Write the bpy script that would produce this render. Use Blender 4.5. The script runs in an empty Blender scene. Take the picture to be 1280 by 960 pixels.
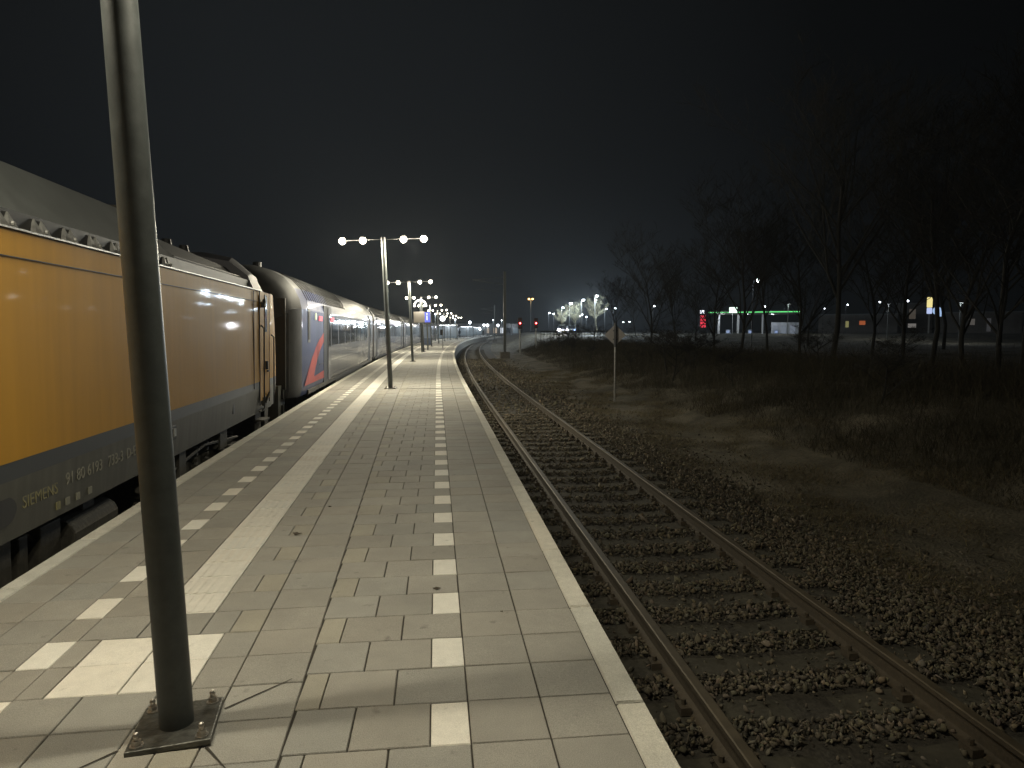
import bpy, math, random
import numpy as np
from mathutils import Vector, Matrix
random.seed(7); RNG = np.random.default_rng(11)
scn = bpy.context.scene
COL = scn.collection
R = math.radians
# ------------------------------------------------------------------ camera
F = 870.0; PITCH = math.atan(67/870.0); YAW = math.atan(94/870.0); EYE = 1.52
cam = bpy.data.cameras.new('camera'); co = bpy.data.objects.new('camera', cam); COL.objects.link(co)
co.location = (0, 0, EYE); co.rotation_euler = (math.pi/2-PITCH, 0, -YAW)
cam.sensor_width = 36; cam.lens = F/1280*36; cam.clip_start = .05; cam.clip_end = 5000
scn.camera = co
def ray(u, v):
    x = (u-640)/F; y = (480-v)/F
    fy = math.cos(PITCH)+y*math.sin(PITCH); fz = -math.sin(PITCH)+y*math.cos(PITCH)
    c, s = math.cos(YAW), math.sin(YAW)
    return (x*c+fy*s, -x*s+fy*c, fz)
def at_y(u, v, Y):
    r = ray(u, v); t = Y/r[1]; return Vector((r[0]*t, Y, EYE+r[2]*t))
def at_x(u, v, X):
    r = ray(u, v); t = X/r[0]; return Vector((X, r[1]*t, EYE+r[2]*t))

# ------------------------------------------------------------------ materials
MATS = {}
def mat(name, col=(.3, .3, .3), rough=.6, metal=0., emis=None, es=0., noise=0., nscale=8., bump=0., bscale=40., spec=.5, coat=0., col2=None, attr=None, alpha=None, speck=0., streak=0.):
    if name in MATS: return MATS[name]
    m = bpy.data.materials.new(name); m.use_nodes = True; MATS[name] = m
    nt = m.node_tree; b = nt.nodes['Principled BSDF']; L = nt.links
    b.inputs['Base Color'].default_value = (*col, 1); b.inputs['Roughness'].default_value = rough
    b.inputs['Metallic'].default_value = metal; b.inputs['Specular IOR Level'].default_value = spec
    b.inputs['Coat Weight'].default_value = coat
    b.inputs['Coat Roughness'].default_value = .05
    tc = nt.nodes.new('ShaderNodeTexCoord')
    cur = None
    if noise or col2:
        n = nt.nodes.new('ShaderNodeTexNoise'); n.inputs['Scale'].default_value = nscale; n.inputs['Detail'].default_value = 8
        n.inputs['Roughness'].default_value = .65
        L.new(tc.outputs['Object'], n.inputs['Vector'])
        cr = nt.nodes.new('ShaderNodeValToRGB'); L.new(n.outputs['Fac'], cr.inputs['Fac'])
        cr.color_ramp.elements[0].position = .3; cr.color_ramp.elements[1].position = .7
        c2 = col2 if col2 else tuple(min(1, c*(1+noise)) for c in col)
        c1 = col if col2 else tuple(c*(1-noise) for c in col)
        cr.color_ramp.elements[0].color = (*c1, 1); cr.color_ramp.elements[1].color = (*c2, 1)
        cur = cr.outputs['Color']
        rr = nt.nodes.new('ShaderNodeMapRange'); L.new(n.outputs['Fac'], rr.inputs['Value'])
        rr.inputs['To Min'].default_value = max(.03, rough-.08); rr.inputs['To Max'].default_value = min(1, rough+.1)
        L.new(rr.outputs['Result'], b.inputs['Roughness'])
    if streak and cur:
        mp = nt.nodes.new('ShaderNodeMapping'); mp.inputs['Scale'].default_value = (5, 5, .3); L.new(tc.outputs['Object'], mp.inputs['Vector'])
        n6 = nt.nodes.new('ShaderNodeTexNoise'); n6.inputs['Scale'].default_value = 2.; n6.inputs['Detail'].default_value = 8; L.new(mp.outputs['Vector'], n6.inputs['Vector'])
        r6 = nt.nodes.new('ShaderNodeMapRange'); r6.inputs['From Min'].default_value = .35; r6.inputs['From Max'].default_value = .7; r6.inputs['To Min'].default_value = 1.03; r6.inputs['To Max'].default_value = 1-streak*1.6; L.new(n6.outputs['Fac'], r6.inputs['Value'])
        m6 = nt.nodes.new('ShaderNodeMix'); m6.data_type = 'RGBA'; m6.blend_type = 'MULTIPLY'; m6.inputs['Factor'].default_value = 1; L.new(cur, m6.inputs['A']); L.new(r6.outputs['Result'], m6.inputs['B']); cur = m6.outputs['Result']
    if speck and cur:
        n4 = nt.nodes.new('ShaderNodeTexNoise'); n4.inputs['Scale'].default_value = 260; n4.inputs['Detail'].default_value = 3; L.new(tc.outputs['Object'], n4.inputs['Vector'])
        n5 = nt.nodes.new('ShaderNodeTexNoise'); n5.inputs['Scale'].default_value = 1.1; n5.inputs['Detail'].default_value = 9; n5.inputs['Roughness'].default_value = .7; L.new(tc.outputs['Object'], n5.inputs['Vector'])
        n7 = nt.nodes.new('ShaderNodeTexNoise'); n7.inputs['Scale'].default_value = 9.; n7.inputs['Detail'].default_value = 5; L.new(tc.outputs['Object'], n7.inputs['Vector'])
        for nn, a_, b_ in ((n4, 1-speck, 1+speck), (n5, 1-speck*.6, 1+speck*.6), (n7, 1.0, .68)):
            r4 = nt.nodes.new('ShaderNodeMapRange'); r4.inputs['From Min'].default_value = .3 if nn is not n7 else .66; r4.inputs['From Max'].default_value = .7 if nn is not n7 else .74; r4.inputs['To Min'].default_value = a_; r4.inputs['To Max'].default_value = b_; L.new(nn.outputs['Fac'], r4.inputs['Value'])
            m4 = nt.nodes.new('ShaderNodeMix'); m4.data_type = 'RGBA'; m4.blend_type = 'MULTIPLY'; m4.inputs['Factor'].default_value = 1; L.new(cur, m4.inputs['A']); L.new(r4.outputs['Result'], m4.inputs['B']); cur = m4.outputs['Result']
    if attr:
        a = nt.nodes.new('ShaderNodeAttribute'); a.attribute_name = attr
        mx = nt.nodes.new('ShaderNodeMix'); mx.data_type = 'RGBA'; mx.blend_type = 'MULTIPLY'; mx.inputs['Factor'].default_value = 1
        if cur: L.new(cur, mx.inputs['A'])
        else: mx.inputs['A'].default_value = (*col, 1)
        L.new(a.outputs['Color'], mx.inputs['B']); cur = mx.outputs['Result']
    if cur: L.new(cur, b.inputs['Base Color'])
    if bump:
        n2 = nt.nodes.new('ShaderNodeTexNoise'); n2.inputs['Scale'].default_value = bscale; n2.inputs['Detail'].default_value = 6
        L.new(tc.outputs['Object'], n2.inputs['Vector'])
        bp = nt.nodes.new('ShaderNodeBump'); bp.inputs['Strength'].default_value = bump; bp.inputs['Distance'].default_value = .02
        L.new(n2.outputs['Fac'], bp.inputs['Height']); L.new(bp.outputs['Normal'], b.inputs['Normal'])
    if emis:
        b.inputs['Emission Color'].default_value = (*emis, 1); b.inputs['Emission Strength'].default_value = es
    if alpha is not None:
        b.inputs['Transmission Weight'].default_value = alpha
    return m
M_tile = mat('concrete_tile', (.318, .308, .276), .78, noise=.07, nscale=5, bump=.35, bscale=180, attr='tint', spec=.35, speck=.22)
M_kerb = mat('kerb_concrete', (.62, .60, .53), .8, noise=.12, nscale=9, bump=.4, bscale=90, attr='tint', spec=.3, speck=.2)
M_white = mat('white_tile', (.78, .76, .69), .7, noise=.07, nscale=14, bump=.3, bscale=150, attr='tint', spec=.35, speck=.12)
M_joint = mat('joint_sand', (.045, .04, .032), .95, noise=.3, nscale=30)
M_wall = mat('platform_wall', (.16, .15, .13), .9, noise=.35, nscale=3, bump=.4, bscale=25)
M_pole = mat('pole_paint', (.066, .074, .074), .45, noise=.2, nscale=14, bump=.04, bscale=120, spec=.5)
M_galv = mat('galvanised_steel', (.30, .30, .29), .42, metal=.6, noise=.3, nscale=20, bump=.1, bscale=80)
M_bolt = mat('bolt_steel', (.45, .42, .38), .35, metal=.9, noise=.2, nscale=60)
M_rail = mat('rail_rust', (.062, .048, .030), .8, noise=.3, nscale=25, bump=.2, bscale=60)
M_railtop = mat('rail_head', (.105, .085, .055), .62, metal=.45, noise=.25, nscale=6)
M_sleeper = mat('sleeper_wood', (.052, .047, .033), .9, noise=.35, nscale=9, bump=.5, bscale=25)
M_ballast = mat('ballast_base', (.042, .037, .028), .95, noise=.45, nscale=22, bump=1., bscale=28)
M_stone = mat('ballast_stone', (.108, .095, .072), .95, attr='tint', bump=.3, bscale=60)
M_yellow = mat('yellow_paint', (.44, .23, .022), .58, noise=.04, nscale=1.2, bump=.02, bscale=4, coat=.05, spec=.14, streak=.05)
M_lgrey = mat('dark_grey_paint', (.085, .085, .073), .5, noise=.12, nscale=4, bump=.04, bscale=8, coat=.05, streak=.22)
M_band = mat('charcoal_paint', (.036, .040, .045), .5, noise=.12, nscale=5, coat=.05)
M_lroof = mat('loco_roof', (.10, .108, .105), .6, noise=.15, nscale=5)
M_black = mat('black_rubber', (.018, .018, .018), .6, noise=.3, nscale=10)
M_under = mat('underframe', (.065, .060, .048), .75, noise=.35, nscale=14, bump=.2, bscale=30)
M_text = mat('text_pale', (.20, .195, .15), .6)
M_texty = mat('text_yellow', (.19, .175, .08), .6)
M_cblue = mat('coach_blue', (.034, .044, .105), .5, noise=.1, nscale=2, coat=.12, spec=.15)
M_cgrey = mat('coach_grey', (.064, .062, .066), .5, noise=.15, nscale=1, bump=.015, bscale=3, coat=.6, spec=.2, streak=.2)
M_csil = mat('coach_silver', (.060, .061, .062), .55, noise=.3, nscale=1.5, spec=.18)
M_cred = mat('coach_red', (.30, .040, .032), .55, noise=.2, nscale=4, coat=.1, spec=.2, streak=.15)
M_glassd = mat('dark_glass', (.012, .014, .018), .07, spec=.9, coat=1.)
M_signback = mat('sign_back', (.25, .24, .235), .6, noise=.1, nscale=8)
M_bark = mat('bark', (.016, .0155, .014), .9, noise=.3, nscale=9)
M_conc = mat('rough_concrete', (.11, .10, .085), .9, noise=.3, nscale=6, bump=.4, bscale=20)
M_brush = mat('dry_brush', (.045, .040, .024), .9, attr='tint')
M_grass = mat('dry_grass', (.135, .116, .075), .9, attr='tint')
M_signblue = mat('sign_blue', (.02, .05, .42), .4, emis=(.03, .06, .6), es=.7)
M_skin = mat('skin', (.45, .28, .2), .6); M_cloth = mat('dark_cloth', (.03, .032, .04), .9)
M_asph = mat('asphalt', (.05, .05, .052), .7, noise=.2, nscale=2)
def glow(name, c, s): return mat(name, (.02, .02, .02), .5, emis=c, es=s)
WARM = (1., .915, .70); COOL = (.80, .90, 1.0)
G_warm = glow('lamp_glow_warm', (1, .88, .70), 16); G_cool = glow('lamp_glow_cool', (.85, .93, 1.), 14)
G_head = glow('headlight_glow', (1., .95, 1.), 60); G_red = glow('signal_red', (1., .03, .04), 12); G_redcore = glow('signal_core', (1., .45, .4), 9)
G_amber = glow('amber_glow', (1., .55, .15), 8); G_green = glow('green_strip', (.15, 1., .25), 1.3); G_pylon = glow('red_panel', (1., .05, .09), 1.6)
G_sign = glow('white_sign', (.75, 1., .85), 2.2); G_pane = glow('lit_pane', (.50, .68, .80), .17); G_clock = glow('clock_face', (.95, .98, 1.), 3)
G_col = glow('lit_column', (.45, .6, 1.), .5); G_win = glow('warm_window', (1., .8, .6), .4); G_redrefl = glow('red_reflection_glow', (1., .04, .09), 1.1)
G_yel = glow('yellow_panel', (1., .85, .35), .9); G_blu = glow('blue_panel', (.25, .4, 1.), 1.); G_or = glow('orange_panel', (1., .25, .08), .28)

# terrain / ground material: dry grass verge + soil
def ground_mat():
    m = bpy.data.materials.new('soil_and_turf'); m.use_nodes = True; nt = m.node_tree; L = nt.links; b = nt.nodes['Principled BSDF']
    tc = nt.nodes.new('ShaderNodeTexCoord')
    n = nt.nodes.new('ShaderNodeTexNoise'); n.inputs['Scale'].default_value = .7; n.inputs['Detail'].default_value = 12; n.inputs['Roughness'].default_value = .7
    n3 = nt.nodes.new('ShaderNodeTexNoise'); n3.inputs['Scale'].default_value = 26; n3.inputs['Detail'].default_value = 6
    L.new(tc.outputs['Object'], n.inputs['Vector']); L.new(tc.outputs['Object'], n3.inputs['Vector'])
    cr = nt.nodes.new('ShaderNodeValToRGB'); L.new(n.outputs['Fac'], cr.inputs['Fac'])
    e = cr.color_ramp.elements; e[0].position = .38; e[0].color = (.050, .044, .026, 1); e[1].position = .62; e[1].color = (.165, .145, .105, 1)
    k = e.new(.5); k.color = (.105, .092, .062, 1)
    mx = nt.nodes.new('ShaderNodeMix'); mx.data_type = 'RGBA'; mx.blend_type = 'OVERLAY'; mx.inputs['Factor'].default_value = .8
    L.new(cr.outputs['Color'], mx.inputs['A']); L.new(n3.outputs['Fac'], mx.inputs['B']); L.new(mx.outputs['Result'], b.inputs['Base Color'])
    b.inputs['Roughness'].default_value = .95
    bp = nt.nodes.new('ShaderNodeBump'); bp.inputs['Strength'].default_value = .9; bp.inputs['Distance'].default_value = .05
    L.new(n3.outputs['Fac'], bp.inputs['Height']); L.new(bp.outputs['Normal'], b.inputs['Normal'])
    return m
M_ground = ground_mat()

# ------------------------------------------------------------------ mesh helpers
class MB:
    def __init__(s): s.v = []; s.f = []; s.m = []; s.mi = 0; s.c = []; s.tint = (1, 1, 1)
    def poly(s, pts, mi=None):
        n = len(s.v); s.v += [tuple(p) for p in pts]; s.f.append(tuple(range(n, n+len(pts)))); s.m.append(s.mi if mi is None else mi); s.c.append(s.tint)
    def quadf(s, idx, mi=None): s.f.append(tuple(idx)); s.m.append(s.mi if mi is None else mi); s.c.append(s.tint)
    def box(s, c, d, rz=0, mi=None):
        x, y, z = c; a, b, h = d[0]/2, d[1]/2, d[2]/2; n = len(s.v); cr, sr = math.cos(rz), math.sin(rz)
        for k in (-h, h):
            for i, j in ((-a, -b), (a, -b), (a, b), (-a, b)): s.v.append((x+i*cr-j*sr, y+i*sr+j*cr, z+k))
        for q in ((0, 3, 2, 1), (4, 5, 6, 7), (0, 1, 5, 4), (1, 2, 6, 5), (2, 3, 7, 6), (3, 0, 4, 7)): s.quadf([n+i for i in q], mi)
    def hexa(s, lo, hi, mi=None):   # two loops of same count -> solid
        n = len(s.v); k = len(lo); s.v += [tuple(p) for p in lo]+[tuple(p) for p in hi]
        s.quadf(list(range(n+k-1, n-1, -1)), mi); s.quadf([n+k+i for i in range(k)], mi)
        for i in range(k): s.quadf([n+i, n+(i+1) % k, n+k+(i+1) % k, n+k+i], mi)
    def tube(s, p, r, n=8, cap=True, mi=None):
        rings = []
        P = [Vector(q) for q in p]
        if not hasattr(r, '__len__'): r = [r]*len(P)
        up = None
        for i, q in enumerate(P):
            d = (P[min(i+1, len(P)-1)]-P[max(i-1, 0)])
            if d.length < 1e-9: d = Vector((0, 0, 1))
            d.normalize()
            if up is None: up = Vector((1, 0, 0)) if abs(d.x) < .9 else Vector((0, 1, 0))
            a = d.cross(up)
            if a.length < 1e-6: a = d.cross(Vector((0, 1, .1)))
            a.normalize(); b = d.cross(a); up = -b if False else up
            base = len(s.v)
            for k in range(n):
                t = 2*math.pi*k/n; s.v.append(tuple(q+(a*math.cos(t)+b*math.sin(t))*r[i]))
            rings.append(base)
        for i in range(len(rings)-1):
            for k in range(n):
                s.quadf([rings[i]+k, rings[i+1]+k, rings[i+1]+(k+1) % n, rings[i]+(k+1) % n], mi)
        if cap:
            s.quadf([rings[0]+k for k in range(n)], mi); s.quadf([rings[-1]+k for k in range(n-1, -1, -1)], mi)
    def ball(s, c, r, sz=1., n=12, mi=None):
        m = n//2; base = len(s.v)
        for i in range(1, m):
            ph = math.pi*i/m
            for k in range(n):
                t = 2*math.pi*k/n; s.v.append((c[0]+r*math.sin(ph)*math.cos(t), c[1]+r*math.sin(ph)*math.sin(t), c[2]+r*sz*math.cos(ph)))
        top = len(s.v); s.v.append((c[0], c[1], c[2]+r*sz)); s.v.append((c[0], c[1], c[2]-r*sz))
        for i in range(m-2):
            for k in range(n):
                s.quadf([base+i*n+k, base+(i+1)*n+k, base+(i+1)*n+(k+1) % n, base+i*n+(k+1) % n], mi)
        for k in range(n):
            s.quadf([top, base+k, base+(k+1) % n], mi); s.quadf([top+1, base+(m-2)*n+(k+1) % n, base+(m-2)*n+k], mi)
    def loft(s, secs, mi=None, mats=None, cap=True, closed=True):
        n = len(secs[0]); base = len(s.v)
        for c in secs: s.v += [tuple(p) for p in c]
        for i in range(len(secs)-1):
            for k in range(n if closed else n-1):
                s.quadf([base+i*n+k, base+i*n+(k+1) % n, base+(i+1)*n+(k+1) % n, base+(i+1)*n+k], mats[k] if mats else mi)
        if cap:
            s.quadf([base+k for k in range(n-1, -1, -1)], mi); s.quadf([base+(len(secs)-1)*n+k for k in range(n)], mi)
    def build(s, name, mats, parent=None, smooth=False, tint=False, sharp=None):
        me = bpy.data.meshes.new(name); me.from_pydata(s.v, [], s.f)
        if not isinstance(mats, (list, tuple)): mats = [mats]
        for m in mats: me.materials.append(m)
        me.polygons.foreach_set('material_index', s.m)
        if tint:
            a = me.attributes.new('tint', 'FLOAT_COLOR', 'CORNER'); L = np.array([len(f) for f in s.f])
            c = np.repeat(np.array(s.c, dtype=np.float32), L, axis=0); c = np.c_[c, np.ones(len(c), np.float32)]
            a.data.foreach_set('color', c.astype(np.float32).ravel())
        if smooth:
            me.polygons.foreach_set('use_smooth', [True]*len(s.f))
            if sharp: me.set_sharp_from_angle(angle=R(sharp))
        me.update(); o = bpy.data.objects.new(name, me); COL.objects.link(o)
        if parent: o.parent = parent
        return o
def bev(o, w=.01, seg=2):
    m = o.modifiers.new('bevel', 'BEVEL'); m.width = w; m.segments = seg; m.limit_method = 'ANGLE'; m.angle_limit = R(35)
    return o
def thing(name, label, cat, loc=(0, 0, 0), rz=0, group=None, ry=0):
    o = bpy.data.objects.new(name, None); COL.objects.link(o); o.location = loc; o.rotation_euler = (0, ry, rz)
    o['label'] = label; o['category'] = cat; o.empty_display_size = .2
    if group: o['group'] = group
    return o
def tag(o, label=None, cat=None, group=None, kind=None):
    for k, v in (('label', label), ('category', cat), ('group', group), ('kind', kind)):
        if v: o[k] = v
    return o
KIDS = {}
def dup(root, loc, rz, label, ry=None, scale=None, group=None):
    def cp(o, par):
        c = o.copy(); COL.objects.link(c)
        if par: c.parent = par
        for ch in [x for x in allobjs if x.parent == o]: cp(ch, c)
        return c
    allobjs = list(bpy.data.objects)
    r = cp(root, None); r.location = loc; e = r.rotation_euler.copy(); e.z = rz
    if ry is not None: e.y = ry
    r.rotation_euler = e; r['label'] = label
    if scale: r.scale = (scale,)*3 if not hasattr(scale, '__len__') else scale
    if group: r['group'] = group
    return r
def light(name, loc, power, color, size=.08, parent=None, spot=None, blend=.4):
    l = bpy.data.lights.new(name, 'SPOT' if spot else 'POINT'); l.energy = power; l.color = color; l.shadow_soft_size = size
    if spot: l.spot_size = R(spot); l.spot_blend = blend
    o = bpy.data.objects.new(name, l); COL.objects.link(o); o.location = loc
    if parent: o.parent = parent
    return o

# ------------------------------------------------------------------ platform curves
def curve(x0, y0, h0, kfun, s0=-24., s1=330., ds=.25):
    n = int((s1-s0)/ds)+1; out = np.zeros((n, 3)); x, y, h = x0, y0, h0; s = s0
    for i in range(n):
        out[i] = (x, y, h); h += kfun(s)*ds; x += math.sin(h)*ds; y += math.cos(h)*ds; s += ds
    def P(s, t=0., z=0.):
        q = max(0, min(n-1.001, (s-s0)/ds)); i = int(q); w = q-i; a = out[i]*(1-w)+out[i+1]*w
        ex = s-(s0+q*ds)
        return Vector((a[0]+math.cos(a[2])*t+math.sin(a[2])*ex, a[1]-math.sin(a[2])*t+math.cos(a[2])*ex, z))
    def H(s):
        q = max(0, min(n-1.001, (s-s0)/ds)); i = int(q); w = q-i; return out[i][2]*(1-w)+out[i+1][2]*w
    return P, H, out
PR, HR, TR = curve(.84, -24, 0, lambda s: (0 if s < 20 else 1/1050 if s < 140 else 1/6000))
h0 = -.034
PL, HL, TL = curve(-2.44+.034*24, -24, h0, lambda s: (0 if s < 0 else 1/1100 if s < 160 else 1/6000))
def xR(y): return float(np.interp(y, TR[:, 1], TR[:, 0]))
def xL(y): return float(np.interp(y, TL[:, 1], TL[:, 0]))

# ------------------------------------------------------------------ ground
def hgt(x, y):
    d = x-np.interp(y, TR[:, 1], TR[:, 0])
    z = np.full_like(d, -1.0)
    z = np.where(d > 5.4, -1.0+np.clip((d-5.4)/5.0, 0, 1)**1.3*1.05, z)
    # approach embankment of the street far right
    up = np.clip((y-70)/25, 0, 1)*np.clip((x-10)/10, 0, 1)
    z = z+up*up*(3-2*up)*.85
    return z
def gh(x, y): return float(hgt(np.array([float(x)]), np.array([float(y)]))[0])
def ground():
    ys = np.concatenate([[-1500, -500, -150, -60, -24], np.arange(-10, 40, 1.), np.arange(40, 140, 2.5), np.arange(140, 330, 8), [400, 500, 700, 1000, 1500, 2500]])
    ds = np.concatenate([[-1500, -400, -120, -40, -15, -6, -3, 0, 2, 4, 5.0], np.arange(5.4, 14, .5), np.arange(14, 60, 2.5), np.arange(60, 200, 10), [300, 500, 900, 1500, 2500]])
    V = []; 
    for y in ys:
        xr = xR(y)
        x = xr+ds; z = hgt(x, np.full_like(x, y))
        jit = np.where((ds > 5.5) & (ds < 200), RNG.normal(0, .05, len(ds)), 0)
        for a, b in zip(x, z+jit): V.append((a, y, b))
    n = len(ds); Fc = [(i*n+j, i*n+j+1, (i+1)*n+j+1, (i+1)*n+j) for i in range(len(ys)-1) for j in range(n-1)]
    me = bpy.data.meshes.new('ground'); me.from_pydata(V, [], Fc); me.materials.append(M_ground)
    me.polygons.foreach_set('use_smooth', [True]*len(Fc))
    o = bpy.data.objects.new('ground', me); COL.objects.link(o); tag(o, kind='structure')
ground()

# ------------------------------------------------------------------ platform
def rtint(a=.04, warm=.012):
    b = 1+random.gauss(0, a); w = random.gauss(0, warm); return (b*(1+w), b, b*(1-w))
def platform():
    t = MB()          # grey tiles
    w = MB()          # white tiles
    kb = MB()
    def tile(mb, c, z=0., g=.0025, tint=None, near=False):
        c = [Vector(q) for q in c]; cen = sum(c, Vector())/4
        def sh(d): return [cen+(q-cen)*(1-d/max((q-cen).length, .02)) for q in c]
        mb.tint = tint or rtint(); dz = random.gauss(0, .0007) if near else 0
        tl = [random.gauss(0, .0006) if near else 0 for _ in range(4)]
        a = sh(g*1.4+random.random()*.0015); b = sh(g*1.4+.005) if near else None
        if near:
            A = [Vector((q.x, q.y, z-.004+dz+k)) for q, k in zip(a, tl)]; B = [Vector((q.x, q.y, z+dz+k)) for q, k in zip(b, tl)]
            lo = [Vector((q.x, q.y, z-.03)) for q in a]
            n = len(mb.v); mb.v += [tuple(q) for q in lo+A+B]
            for i in range(4):
                j = (i+1) % 4; mb.quadf([n+i, n+j, n+4+j, n+4+i]); mb.quadf([n+4+i, n+4+j, n+8+j, n+8+i])
            mb.quadf([n+8, n+9, n+10, n+11])
        else:
            A = [Vector((q.x, q.y, z)) for q in a]; lo = [Vector((q.x, q.y, z-.03)) for q in a]
            n = len(mb.v); mb.v += [tuple(q) for q in lo+A]
            for i in range(4):
                j = (i+1) % 4; mb.quadf([n+i, n+j, n+4+j, n+4+i])
            mb.quadf([n+4, n+5, n+6, n+7])
    def cell(P, mb, s0, s1, t0, t1, **k):
        tile(mb, [P(s0, t0), P(s0, t1), P(s1, t1), P(s1, t0)], near=s0 < 26, g=.0025 if s0 < 26 else .003, **k)
    beige = lambda: (lambda b: (1.09*b, 1.07*b, 1.0*b))(random.uniform(.94, 1.06))
    SMAX = 300
    gut = (18.3, 34.2, 50., 65.8)
    # right zone
    k = 0; s = 2.461-.3*40
    idx = -40
    while s < SMAX:
        s1 = s+.3
        if any(s < g < s1 for g in gut): se = s1-.05
        else: se = s1
        cell(PR, t, s, se, -.425, -.125); cell(PR, t, s, se, -.725, -.425)
        c = PR(s, 0); xb = xL(c.y)+1.95; tb = xb-c.x
        if idx % 2 == 0:
            cell(PR, w, s, se, -.875, -.725, tint=rtint(.04)); u = -.875
        else: u = -.725
        while u > tb+.06:
            v = max(u-.3, tb)
            if v-tb < .07: v = tb
            small = (u-v) < .22
            cell(PR, t, s, se, v, u, tint=beige() if small and random.random() < .75 else None); u = v
        s = s1; idx += 1
    # left zone
    q = .28; idx = -40; s = 2.95+q*idx
    while s < SMAX:
        s1 = s+q; se = s1-.05 if any(s < g < s1 for g in gut) else s1
        plate = -.5 < idx < 1.5; stripe = idx >= 3
        cell(PL, t, s, se, .125, .385); cell(PL, t, s, se, .385, .65)
        if idx % 2 == 1: cell(PL, w, s, se, .65, .79, tint=rtint(.04))
        else: cell(PL, t, s, se, .65, .79)
        if plate:
            cell(PL, t, s, se, .79, .90); cell(PL, w, s, se, .90, 1.19, tint=rtint(.02)); cell(PL, w, s, se, 1.19, 1.48, tint=rtint(.02)); cell(PL, t, s, se, 1.48, 1.65)
        else:
            cell(PL, t, s, se, .79, 1.06)
            if stripe:
                cell(PL, w, s, se, 1.06, 1.36, tint=tuple(.93*x for x in rtint(.03)))
                if s < 30:
                    for r_ in range(5):
                        a = 1.10+r_*.055; w.tint = (.95, .95, .95)
                        w.poly([PL(s+.01, a, .004), PL(s+.01, a+.022, .004), PL(se-.01, a+.022, .004), PL(se-.01, a, .004)])
            else: cell(PL, t, s, se, 1.06, 1.36)
            if idx % 2: cell(PL, t, s, se, 1.36, 1.65)
            else:
                cell(PL, t, s, se, 1.36, 1.50); cell(PL, t, s, se, 1.50, 1.65, tint=beige() if random.random() < .6 else None)
        if random.random() < .93: cell(PL, t, s, se, 1.65, 1.95)
        else: cell(PL, t, s, se, 1.65, 1.79, tint=beige() if random.random() < .5 else None); cell(PL, t, s, se, 1.79, 1.95)
        s = s1; idx += 1
    # kerbs
    for P, a, b, s in ((PR, -.125, 0, 2.677-15), (PL, 0, .125, 2.3-15)):
        while s < SMAX:
            kb.tint = rtint(.06); n = len(kb.v); e = .004+random.random()*.003; dz = random.gauss(0, .001)
            for z in (-.16, -.012+dz, 0.003+dz):
                o_ = .008 if z > -.005 else 0
                kb.v += [tuple(P(s+e+o_, a+.001+o_, z)), tuple(P(s+e+o_, b-o_, z)), tuple(P(s+1-e-o_, b-o_, z)), tuple(P(s+1-e-o_, a+.001+o_, z))]
            for l in (0, 4):
                for i in range(4):
                    j = (i+1) % 4; kb.quadf([n+l+i, n+l+j, n+l+4+j, n+l+4+i])
            kb.quadf([n+8, n+9, n+10, n+11]); s += 1.0
    # bed (joint sand) and walls
    b = MB(); ss = np.arange(-20, SMAX+2, 2.)
    for s0, s1 in zip(ss[:-1], ss[1:]):
        y0, y1 = PR(s0, 0), PR(s1, 0)
        l0, l1 = PL(s0, .02), PL(s1, .02); r0, r1 = PR(s0, -.02), PR(s1, -.02)
        f = lambda p, z: (p.x, p.y, z)
        b.poly([f(l0, -.009), f(r0, -.009), f(r1, -.009), f(l1, -.009)], 0)
        l0, l1 = PL(s0, .06), PL(s1, .06); r0, r1 = PR(s0, -.06), PR(s1, -.06)
        b.poly([f(r0, -.16), f(r0, -1.2), f(r1, -1.2), f(r1, -.16)], 1); b.poly([f(l0, -1.2), f(l0, -.16), f(l1, -.16), f(l1, -1.2)], 1)
    # cut joints around the near mast foot plate
    def strip(p, q2, wd=.011, z=.0030):
        p, q2 = Vector((*p, 0)), Vector((*q2, 0)); d = (q2-p).normalized(); nrm = Vector((-d.y, d.x, 0))*wd/2
        b.poly([(p-nrm).to_tuple()[:2]+(z,), (q2-nrm*.4).to_tuple()[:2]+(z,), (q2+nrm*.4).to_tuple()[:2]+(z,), (p+nrm).to_tuple()[:2]+(z,)], 0)
    strip((-.86, 2.80), (-.64, 3.02)); strip((-1.16, 2.55), (-1.34, 2.36)); strip((-.85, 2.54), (-.74, 2.40))
    root = thing('station_platform', 'grey tiled station platform with white kerbs and dashed white tiles running to the horizon', 'platform')
    root['kind'] = 'structure'
    t.build('paving', M_tile, root, tint=True); w.build('white_paving', M_white, root, tint=True)
    kb.build('kerb', M_kerb, root, tint=True); b.build('base', [M_joint, M_wall], root)
platform()

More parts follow.
